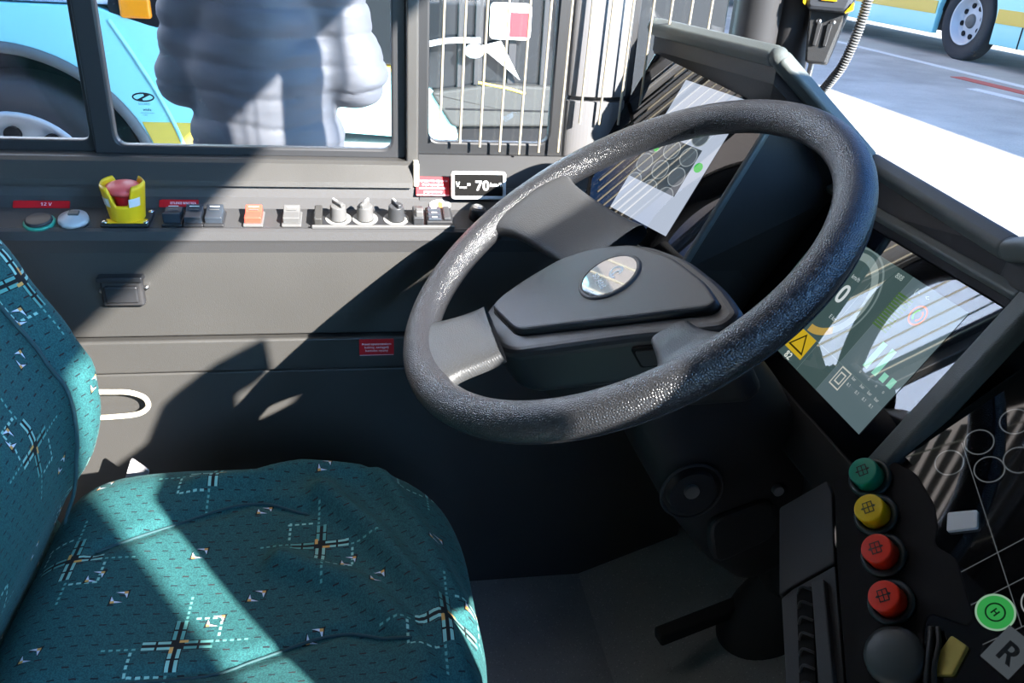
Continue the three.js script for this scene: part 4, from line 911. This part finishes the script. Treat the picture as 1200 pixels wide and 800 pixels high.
// ------------------------------------------------------------------ rods, handset, cable at the front
{
  const t = thing('window_rods', 'row of thin cream vertical rods hanging across the quarter window', 'rods', [0.27, 1.56, -0.078]);
  partW(t, 'top_rail', span(0.08, 0.47, 1.55, 1.57, -0.088, -0.068, 0.004), M.cream);
  const low = [0.778, 0.771, 0.766, 0.760, 0.757, 0.760, 0.761, 0.80, 0.80, 0.80, 0.80, 0.93, 0.925, 0.925];
  for (let i = 0; i < 14; i++) { const x = 0.0965 + i * 0.0272; partW(t, 'rod', bar(V(x - 0.002, low[i], -0.078), V(x + 0.012, 1.55, -0.078), 0.0017, 0.0017, 8), M.rodCream); }
}
{
  const t = thing('radio_handset', 'black radio handset with yellow-edged label clipped to the front pillar', 'handset', [0.605, 0.90, -0.055]);
  const f = frame(V(0.600, 0.935, -0.052), V(0.80, 0, 0.60).normalize(), V(0.10, 0.99, -0.133).normalize());
  f.e2.addScaledVector(f.e1, -f.e2.dot(f.e1)).normalize();
  const F = frame(f.o, f.e1, f.e2);
  partW(t, 'holder', slabF(F, [[-0.014, -0.042], [0.013, -0.042], [0.024, 0.02], [0.026, 0.045], [-0.026, 0.045], [-0.022, 0.01]], 0.022, 0.010, 0.004, 0.003), M.plastic);
  partW(t, 'body', slabF(F, [[-0.026, 0.022], [0.026, 0.022], [0.031, 0.05], [0.030, 0.14], [-0.030, 0.14], [-0.031, 0.05]], 0.034, 0.022, 0.008, 0.005), std(lin(0.06, 0.065, 0.075), 0.35));
  partW(t, 'label_frame', slabF(F, rect(-0.010, 0.010, 0.034, 0.056), 0.003, 0.0235, 0.002, 0.0004), M.yellow, 'yellow label frame');
  partW(t, 'label_face', slabF(F, rect(-0.0075, 0.0075, 0.0365, 0.0535), 0.003, 0.0242, 0.001, 0.0003), M.greyKey);
  partW(t, 'edge_mark', slabF(F, [[-0.032, 0.030], [-0.029, 0.027], [-0.028, 0.034], [-0.0315, 0.044]], 0.01, 0.0225, 0.002, 0.0005), M.yellow, 'yellow edge mark');
  partW(t, 'edge_mark', slabF(F, [[0.032, 0.026], [0.022, 0.021], [0.025, 0.026], [0.031, 0.036]], 0.01, 0.0225, 0.002, 0.0005), M.yellow, 'yellow edge mark');
  for (const x of [-0.008, 0.010]) partW(t, 'screw', new THREE.SphereGeometry(0.0035, 12, 8).scale(1, 1, 0.6).translate(x, 0.010, 0.0105).applyMatrix4(F.m), M.steel, 'bright screw');
  for (const x of [-0.006, 0.007]) partW(t, 'rib', slabF(F, [[x - 0.003, -0.02], [x + 0.001, -0.02], [x + 0.003, 0.008], [x - 0.003, 0.008]], 0.004, 0.0125, 0.001, 0.0006), M.plastic);
  partW(t, 'short_cable', bar(V(0.598, 0.90, -0.062), V(0.596, 0.845, -0.062), 0.004), M.steel, 'thin ribbed cable');
}
{
  const t = thing('ribbed_cable', 'grey ribbed spiral cable hanging in a curve beside the handset', 'cable', [0.62, 0.84, -0.05]);
  const cv = new THREE.CatmullRomCurve3([V(0.632, 1.20, -0.02), V(0.632, 1.05, -0.02), V(0.632, 0.975, -0.018), V(0.630, 0.935, -0.022), V(0.626, 0.895, -0.032), V(0.622, 0.868, -0.050), V(0.620, 0.842, -0.072), V(0.618, 0.80, -0.085)]);
  partW(t, 'core', new THREE.TubeGeometry(cv, 80, 0.0048, 10), M.cable);
  const rings = [], Q = new THREE.Quaternion();
  for (let i = 2; i < 118; i++) { const g = new THREE.TorusGeometry(0.0055, 0.0014, 6, 14); g.applyQuaternion(Q.setFromUnitVectors(V(0, 0, 1), cv.getTangentAt(i / 120))); const p = cv.getPointAt(i / 120); g.translate(p.x, p.y, p.z); rings.push(g); }
  const rib = partW(t, 'spiral', strip(rings), M.greyKey, 'pale ribbed winding'); rib.userData.kind = 'stuff';
}

// ------------------------------------------------------------------ the bus standing beside ours
const circleWithHole = (r, hole) => { const s = new THREE.Shape(); s.absarc(0, 0, r, 0, Math.PI * 2); if (hole) { const h = new THREE.Path(); h.absarc(0, 0, hole, 0, Math.PI * 2, true); s.holes.push(h); } return s; };
function busWheel(parent, pos, turn, rt, rr) {
  const put = (g) => g.rotateY(turn).translate(...pos);
  const ty = partW(parent, 'tyre', put(lathe([[rr, -0.11], [rt * 0.93, -0.13], [rt, -0.09], [rt, 0.09], [rt * 0.93, 0.13], [rr, 0.11], [rr, -0.11]], 56).rotateX(Math.PI / 2)), M.tyre);
  const rim = partW(parent, 'wheel_rim', put(lathe([[rr * 0.30, 0.02], [rr * 0.55, 0.0], [rr * 0.72, -0.02], [rr * 0.86, 0.03], [rr * 0.93, 0.11], [rr, 0.122], [rr * 1.02, 0.10], [rr, -0.1], [0.02, -0.1]], 48).rotateX(Math.PI / 2)), M.wheelRim);
  partW(rim, 'hub_cap', put(lathe([[0, 0.07], [rr * 0.24, 0.06], [rr * 0.30, 0.03], [rr * 0.32, -0.02], [0, -0.02]], 32).rotateX(Math.PI / 2)), M.busGrey);
  for (let i = 0; i < 8; i++) { const a = i / 8 * Math.PI * 2 + 0.2; partW(rim, 'hand_hole', put(new THREE.CylinderGeometry(rr * 0.11, rr * 0.11, 0.02, 16).rotateX(Math.PI / 2).translate(Math.cos(a) * rr * 0.64, Math.sin(a) * rr * 0.64, 0.004)), M.panelBlack); }
  return ty;
}
{
  const t = thing('turquoise_bus', 'turquoise bus with yellow skirt, wheel and orange lamp beside the person', 'bus', [-3, GY, -3.6]);
  const z = -2.4, wx = -1.366, wy = 0.004;
  // side skin with the wheel arch cut out
  const sk = new THREE.Shape();
  sk.moveTo(-7, 0.70); sk.lineTo(-7, -0.12); sk.lineTo(wx - 0.55, -0.12); sk.absarc(wx, wy, 0.56, Math.PI + 0.22, -0.22, true); sk.lineTo(-0.80, -0.12); sk.lineTo(-0.665, -0.12); sk.lineTo(-0.665, 0.385); sk.quadraticCurveTo(-0.72, 0.40, -0.745, 0.395); sk.lineTo(-0.755, 0.63); sk.lineTo(-0.98, 0.70); sk.closePath();
  partW(t, 'side_skin', boxUV(extrude(sk, 0.08, 0.008, 2, 32).translate(0, 0, z - 0.08)), M.turq);
  const ye = new THREE.Shape(); ye.moveTo(wx + 0.565, 0.287); ye.lineTo(-0.66, 0.287); ye.lineTo(-0.66, -0.13); ye.lineTo(-0.80, -0.13); ye.absarc(wx, wy, 0.568, -0.22, 0.52, false); ye.closePath();
  const yy = new THREE.Shape([[-0.865, 0.287], [-0.66, 0.287], [-0.66, -0.13], [-0.80, -0.13], [-0.795, 0.05], [-0.82, 0.17]].map((p) => new THREE.Vector2(...p)));
  partW(t, 'yellow_skirt', boxUV(extrude(yy, 0.02, 0.004).translate(0, 0, z - 0.016)), M.busYellow, 'yellow lower skirt');
  partW(t, 'arch_lip', (() => { const p = []; for (let i = 0; i <= 40; i++) { const a = lerp(Math.PI + 0.2, -0.2, i / 40); p.push([wx + Math.cos(a) * 0.545, wy + Math.sin(a) * 0.545, z - 0.01]); } return tube(p, 0.024, 80, 8); })(), M.busGrey, 'grey wheel arch lip');
  partW(t, 'arch_lining', boxUV(extrude(circleWithHole(0.56, 0), 0.03, 0.001, 1, 24).translate(wx, wy, z - 0.55)), M.rubber);
  busWheel(t, [wx, wy, z - 0.17], 0, 0.43, 0.295);
  // crease running down the corner panel
  partW(t, 'crease', tube([[-0.93, 0.655, z + 0.002], [-0.86, 0.53, z + 0.003], [-0.79, 0.39, z + 0.003], [-0.735, 0.25, z + 0.003], [-0.70, 0.12, z + 0.003]], 0.008, 40, 8), M.turq);
  partW(t, 'front_skin', span(-0.745, -0.70, -0.12, 2.3, -5.0, z - 0.02, 0.02), M.turq);
  partW(t, 'body_core', span(-7, -2.05, -0.1, 2.6, -4.95, z - 0.09, 0.05), M.busGrey);
  partW(t, 'body_core', span(-2.04, -0.76, 0.56, 2.6, -4.95, z - 0.09, 0.05), M.busGrey);
  partW(t, 'upper_skin', span(-7, -0.76, 0.705, 2.6, z - 0.085, z - 0.005, 0.02), M.paleBody, 'pale upper side');
  partW(t, 'lamp_recess', span(-0.93, -0.74, 0.635, 0.74, z - 0.05, z - 0.004, 0.01), M.panelBlack);
  partW(t, 'side_lamp', span(-0.888, -0.778, 0.664, 0.735, z - 0.03, z + 0.014, 0.012), M.orange, 'orange side lamp');
  const tx = canvasTex(512, 384, (x) => {
    x.clearRect(0, 0, 512, 384); x.fillStyle = '#0a0c0e'; x.strokeStyle = '#0a0c0e';
    x.lineWidth = 22; x.beginPath(); x.ellipse(256, 80, 150, 58, 0, 0, 7); x.stroke();
    x.beginPath(); x.moveTo(130, 130); x.lineTo(230, 84); x.lineTo(250, 128); x.closePath(); x.fill(); x.beginPath(); x.moveTo(382, 34); x.lineTo(282, 80); x.lineTo(262, 34); x.closePath(); x.fill();
    x.lineWidth = 26; x.beginPath(); x.moveTo(170, 128); x.lineTo(346, 34); x.stroke();
    x.textAlign = 'center'; x.fillStyle = '#3c8088'; x.font = '44px sans-serif'; x.fillText('SOLARIS', 256, 196);
    x.fillStyle = '#2a5a62'; x.font = 'bold 48px sans-serif'; x.fillText('wisła', 290, 282); x.font = '22px sans-serif'; x.fillText('elektryczny autobus', 290, 322); x.fillText('miejski', 250, 352);
  });
  partW(t, 'lettering', new THREE.PlaneGeometry(0.13, 0.0975).translate(-0.848, 0.352, z + 0.0015), std(lin(1, 1, 1), 0.5, { map: tx, transparent: true, alphaTest: 0.4 }), 'black oval emblem and small lettering');
}
{ // bus front seen through the quarter window
  const t = thing('dark_fronted_bus', 'second bus with dark windscreen and pale corner panel behind the quarter window', 'bus', [0.8, GY, -5.8]);
  const z = -5.0;
  partW(t, 'side_panel', boxUV(extrude(roundPoly([[-0.62, -0.30], [0.66, -0.37], [0.60, -0.16], [0.46, -0.01], [0.2, 0.10], [-0.62, 0.10]], 0.06), 0.2, 0.01, 2, 8).translate(0, 0, z - 0.2)), M.turq, 'turquoise side panel');
  partW(t, 'yellow_line', span(-0.62, 0.30, 0.10, 0.135, z - 0.2, z - 0.01, 0.005), M.busYellow, 'yellow line');
  partW(t, 'side_glass', span(-0.62, 0.40, 0.14, 0.85, z - 0.25, z - 0.03, 0.02), M.busGlass);
  for (const x of [-0.4, 0.26]) partW(t, 'window_post', span(x - 0.04, x + 0.04, 0.12, 0.86, z - 0.2, z - 0.005, 0.01), M.dullGrey);
  partW(t, 'front_glass', span(0.41, 2.6, -0.02, 0.85, z - 0.30, z - 0.06, 0.02), M.busGlass, 'dark windscreen');
  partW(t, 'upper_panel', span(-0.62, 2.6, 0.86, 2.6, z - 0.28, z - 0.02, 0.03), M.paleBody, 'pale upper panel');
  partW(t, 'bumper', boxUV(extrude(roundPoly([[0.44, -0.02], [0.60, -0.26], [1.42, -0.24], [2.6, -0.24], [2.6, -0.04], [1.4, 0.04], [0.9, 0.05]], 0.04), 0.25, 0.02, 3).translate(0, 0, z - 0.22)), M.dullGrey, 'dull grey front panel');
  partW(t, 'bumper_line', span(0.55, 2.6, -0.135, -0.125, z + 0.03, z + 0.036, 0.001), M.panelBlack);
  partW(t, 'yellow_trim', tube([[0.78, 0.055, z + 0.02], [1.0, 0.02, z + 0.03], [1.12, -0.01, z + 0.03]], 0.010, 20, 8), M.busYellow, 'yellow trim line');
  partW(t, 'lower_grille', span(0.62, 2.6, -0.40, -0.25, z - 0.25, z - 0.02, 0.01), M.panelBlack);
  for (const x of [0.66, 0.78, 1.02, 1.26]) partW(t, 'screen_post', span(x - 0.03, x + 0.03, 0.0, 0.86, z - 0.08, z - 0.03, 0.01), M.rubber);
  const s = roundPoly(rect(-0.145, 0.145, -0.12, 0.12), 0.04);
  partW(t, 'square_plate', boxUV(extrude(s, 0.02, 0.004).translate(0.99, 0.47, z)), M.white, 'white rounded plate');
  partW(t, 'square_mark', span(0.985, 1.115, 0.37, 0.53, z + 0.018, z + 0.024, 0.004), M.red, 'red square on the plate');
  partW(t, 'square_plate', boxUV(extrude(roundPoly(rect(-0.06, 0.06, -0.11, 0.11), 0.03), 0.02, 0.004).translate(1.42, 0.43, z)), M.red, 'red upright plate');
  partW(t, 'pennant', boxUV(extrude(new THREE.Shape([[0.78, 0.30], [0.93, 0.34], [1.08, 0.08], [0.92, 0.20]].map((p) => new THREE.Vector2(...p))), 0.02, 0.002).translate(0, 0, z)), M.white, 'white slanted pennant');
  partW(t, 'grab_pole', tube([[1.28, 0.9, z + 0.03], [1.36, 0.6, z + 0.03], [1.52, 0.42, z + 0.03]], 0.022, 20, 8), M.busYellow, 'yellow grab pole');
  partW(t, 'wiper_arm', tube([[0.42, 0.30, z + 0.02], [0.55, 0.33, z + 0.04], [0.78, 0.34, z + 0.04]], 0.02, 20, 8), M.wheelRim);
  partW(t, 'mirror', new THREE.SphereGeometry(0.07, 20, 14).scale(1, 0.7, 0.6).translate(0.74, 0.27, z + 0.05), M.wheelRim, 'pale oval mirror');
  partW(t, 'body_core', span(-0.62, 2.6, -0.1, 2.6, z - 3.0, z - 0.3, 0.05), M.dullGrey);
}
{ // long bus across the street ahead
  const t = thing('long_turquoise_bus', 'long turquoise bus with a yellow stripe and big wheel across the street', 'bus', [10.5, GY, -6]);
  const x = 9.35;
  const zs = (z) => z;
  const skin = new THREE.Shape();
  const wz = -11.62, wr = 0.72, wy = GY + 0.58, b = GY + 0.32;
  skin.moveTo(-24, 1.25); skin.lineTo(-24, b); skin.lineTo(wz - wr, b); skin.lineTo(wz - wr * 0.97, wy + 0.1); skin.absarc(wz, wy, wr, Math.PI - 0.1, 0.1, true); skin.lineTo(wz + wr, b); skin.lineTo(3, b); skin.lineTo(3, 1.25); skin.closePath();
  const toX = (g) => g.rotateY(-Math.PI / 2).scale(1, 1, 1);           // shape x -> world z, depth -> world -x
  partW(t, 'side_skin', boxUV(toX(extrude(skin, 0.10, 0.01, 1, 24)).translate(x + 0.10, 0, 0)), M.turq);
  partW(t, 'yellow_stripe', span(x - 0.012, x, 0.20, 0.40, -24, wz - 0.74, 0.004), M.busYellow, 'yellow stripe');
  partW(t, 'yellow_stripe', span(x - 0.012, x, 0.20, 0.40, wz + 0.74, 3, 0.004), M.busYellow, 'yellow stripe');
  partW(t, 'panel_gap', span(x - 0.006, x + 0.02, b, 1.2, wz + 1.32, wz + 1.345, 0.002), M.panelBlack);
  partW(t, 'window_band', span(x + 0.02, x + 0.1, 1.24, 2.5, -24, 3, 0.02), M.busGlass, 'dark side glass');
  partW(t, 'body_core', span(x + 0.45, x + 2.5, -0.1, 3.3, -24, 3, 0.1), M.busGrey);
  partW(t, 'roof', span(x + 0.01, x + 2.5, 2.5, 3.35, -24, 3, 0.1), M.white);
  busWheel(t, [x + 0.16, wy, wz], -Math.PI / 2, 0.59, 0.36);
}

// ------------------------------------------------------------------ person between the buses, seen from behind
function march(lo, hi, res, sdf, maxTri = 120000) {
  const mc = new MarchingCubes(res, M.skin, false, false, maxTri);
  mc.isolation = 0;
  const h = res / 2, S = [(hi[0] - lo[0]) / 2, (hi[1] - lo[1]) / 2, (hi[2] - lo[2]) / 2], Cc = [(hi[0] + lo[0]) / 2, (hi[1] + lo[1]) / 2, (hi[2] + lo[2]) / 2];
  for (let k = 0; k < res; k++) for (let j = 0; j < res; j++) for (let i = 0; i < res; i++)
    mc.field[i + j * res + k * res * res] = -sdf(Cc[0] + (i - h) / h * S[0], Cc[1] + (j - h) / h * S[1], Cc[2] + (k - h) / h * S[2]);
  mc.update();
  const n = mc.count, p = new Float32Array(n * 3);
  for (let i = 0; i < n; i++) for (let a = 0; a < 3; a++) p[i * 3 + a] = Cc[a] + mc.positionArray[i * 3 + a] * S[a];
  let g = new THREE.BufferGeometry(); g.setAttribute('position', new THREE.BufferAttribute(p, 3));
  g = mergeVertices(g, 1e-5); g.computeVertexNormals();
  g.setAttribute('uv', new THREE.BufferAttribute(new Float32Array(g.attributes.position.count * 2), 2));
  return g;
}
const cap = (a, b, ra, rb) => { const d = [b[0] - a[0], b[1] - a[1], b[2] - a[2]], l = d[0] ** 2 + d[1] ** 2 + d[2] ** 2; return (x, y, z) => { const t = clamp(((x - a[0]) * d[0] + (y - a[1]) * d[1] + (z - a[2]) * d[2]) / l); return Math.hypot(x - a[0] - t * d[0], y - a[1] - t * d[1], z - a[2] - t * d[2]) - lerp(ra, rb, t); }; };
const ell = (c, r) => (x, y, z) => { const k = Math.hypot((x - c[0]) / r[0], (y - c[1]) / r[1], (z - c[2]) / r[2]); return (k - 1) * Math.min(...r); };
const smin = (a, b, k) => { const h = clamp(0.5 + 0.5 * (b - a) / k); return b + (a - b) * h - k * h * (1 - h); };
const blend = (fs, k) => (x, y, z) => { let d = 9; for (const f of fs) d = smin(d, f(x, y, z), k); return d; };
{
  // own axes: x to the person's right as seen from the cab, y up, the person looks to -z
  const t = thing('person', 'person in a grey quilted jacket seen from behind, elbows bent, between the buses', 'person', [-0.262, GY, -1.27]);
  const H = { hipL: [-0.09, 0.86, 0], hipR: [0.09, 0.86, 0] };
  const elbL = [-0.205, 1.06, -0.03], elbR = [0.235, 1.09, 0.01], shL = [-0.165, 1.33, 0.0], shR = [0.175, 1.33, 0.0], wrL = [-0.09, 1.04, -0.24], wrR = [0.07, 1.06, -0.25];
  const hand = (w, s) => [cap(w, [w[0] + s * 0.05, w[1] + 0.01, w[2] - 0.06], 0.026, 0.03), ...[0, 1, 2, 3].map((i) => cap([w[0] + s * (0.045 + i * 0.004), w[1] + 0.03 - i * 0.019, w[2] - 0.065], [w[0] + s * (0.06 + i * 0.003), w[1] + 0.028 - i * 0.019, w[2] - 0.115 + 0.01 * Math.abs(i - 1)], 0.0095, 0.008)), cap([w[0] + s * 0.03, w[1] + 0.03, w[2] - 0.035], [w[0] + s * 0.055, w[1] + 0.06, w[2] - 0.07], 0.011, 0.009)];
  const bodyFs = [cap([0, 0.92, 0], [0, 1.2, 0], 0.12, 0.125), cap([-0.11, 1.31, 0], [0.11, 1.31, 0], 0.075, 0.075), cap([0, 1.34, 0.0], [0, 1.46, -0.02], 0.055, 0.052),
    ell([0, 1.545, -0.035], [0.076, 0.115, 0.095]), ell([0, 1.485, -0.075], [0.045, 0.05, 0.05]), cap([0, 1.53, -0.125], [0, 1.505, -0.142], 0.010, 0.015), ell([-0.077, 1.53, -0.03], [0.012, 0.03, 0.02]), ell([0.077, 1.53, -0.03], [0.012, 0.03, 0.02]),
    cap(shL, elbL, 0.05, 0.042), cap(elbL, wrL, 0.042, 0.028), cap(shR, elbR, 0.05, 0.042), cap(elbR, wrR, 0.042, 0.028),
    cap(H.hipL, [-0.10, 0.47, -0.01], 0.085, 0.055), cap([-0.10, 0.47, -0.01], [-0.10, 0.08, 0.01], 0.055, 0.038), cap(H.hipR, [0.10, 0.47, -0.01], 0.085, 0.055), cap([0.10, 0.47, -0.01], [0.10, 0.08, 0.01], 0.055, 0.038),
    cap([-0.10, 0.05, 0.01], [-0.11, 0.035, -0.13], 0.04, 0.03), cap([0.10, 0.05, 0.01], [0.11, 0.035, -0.13], 0.04, 0.03)];
  const bodyF = blend(bodyFs, 0.03), handsF = blend([...hand(wrL, 1)], 0.008), handsR = blend([...hand(wrR, -1)], 0.008);
  const body = part(t, 'body', march([-0.4, -0.02, -0.45], [0.4, 1.70, 0.2], 104, (x, y, z) => Math.min(bodyF(x, y, z), handsF(x, y, z), handsR(x, y, z)), 160000), M.skin);
  // jacket: padded, with horizontal quilting and a hem below the hips
  const jf = blend([cap([0, 0.93, 0.0], [0, 1.22, 0.0], 0.155, 0.15), cap([-0.085, 0.92, 0], [0.085, 0.92, 0], 0.115, 0.115), cap([-0.07, 1.1, 0], [0.07, 1.1, 0], 0.12, 0.12), cap([-0.13, 1.315, 0], [0.13, 1.315, 0], 0.085, 0.085), cap([0, 1.37, -0.01], [0, 1.43, -0.02], 0.078, 0.072),
    cap(shL, elbL, 0.070, 0.060), cap(elbL, wrL, 0.060, 0.048), cap(shR, elbR, 0.078, 0.070), cap(elbR, wrR, 0.073, 0.050)], 0.045);
  const cut = (x, y, z) => Math.max(jf(x, y, z), 0.815 - y, -(Math.hypot(x, z + 0.02) - 0.058 + Math.max(0, 1.43 - y) * 4));
  const jg = march([-0.37, 0.78, -0.33], [0.37, 1.54, 0.21], 120, cut, 220000);
  { // quilting: seams every 7 cm pressed in along the surface, and a few soft creases
    const P = jg.attributes.position, N = jg.attributes.normal;
    for (let i = 0; i < P.count; i++) {
      const x = P.getX(i), y = P.getY(i), z = P.getZ(i), yy = y + 0.006 * Math.sin(x * 11 + 1) + 0.003 * Math.sin(x * 31 + y * 7);
      const q = Math.abs(Math.sin(yy * Math.PI / 0.07)), cr = fbm(x * 9 + 40, y * 30 + z * 5 + 20, 512, 3) - 0.5;
      const k = (y < 0.83 ? 0 : 0.008 * (Math.pow(q, 0.5) - 0.8) + 0.010 * cr);
      P.setXYZ(i, x + N.getX(i) * k, y + N.getY(i) * k, z + N.getZ(i) * k);
    }
    jg.computeVertexNormals();
  }
  part(t, 'jacket', jg, M.jacket, 'grey quilted padded jacket');
  const tf = blend([cap([0, 0.90, 0], [0, 0.86, 0], 0.135, 0.14), cap(H.hipL, [-0.10, 0.47, -0.01], 0.10, 0.075), cap([-0.10, 0.47, -0.01], [-0.10, 0.06, 0.01], 0.075, 0.068), cap(H.hipR, [0.10, 0.47, -0.01], 0.10, 0.075), cap([0.10, 0.47, -0.01], [0.10, 0.06, 0.01], 0.075, 0.068)], 0.03);
  part(t, 'trousers', march([-0.25, 0.02, -0.22], [0.25, 1.0, 0.22], 72, (x, y, z) => Math.max(tf(x, y, z), 0.055 - y)), M.jeans, 'dark blue trousers');
  const hf = blend([ell([0, 1.57, -0.02], [0.086, 0.112, 0.103]), ell([0, 1.50, 0.035], [0.07, 0.08, 0.05])], 0.03);
  part(t, 'hair', march([-0.12, 1.38, -0.15], [0.12, 1.72, 0.13], 60, (x, y, z) => Math.max(hf(x, y, z), -(z + 0.075) - Math.max(0, y - 1.60) * 2.2 , 1.44 - y)), M.hair, 'short dark hair');
  for (const s of [-1, 1]) part(t, 'shoe', march([s * 0.105 - 0.08, -0.01, -0.22], [s * 0.105 + 0.08, 0.14, 0.09], 48, (x, y, z) => Math.max(blend([cap([s * 0.10, 0.045, 0.015], [s * 0.11, 0.035, -0.13], 0.05, 0.042), cap([s * 0.10, 0.1, 0.01], [s * 0.10, 0.05, 0.01], 0.045, 0.05)], 0.02)(x, y, z), 0.0 - y)), M.shoe);
}

renderer.render(scene, camera);
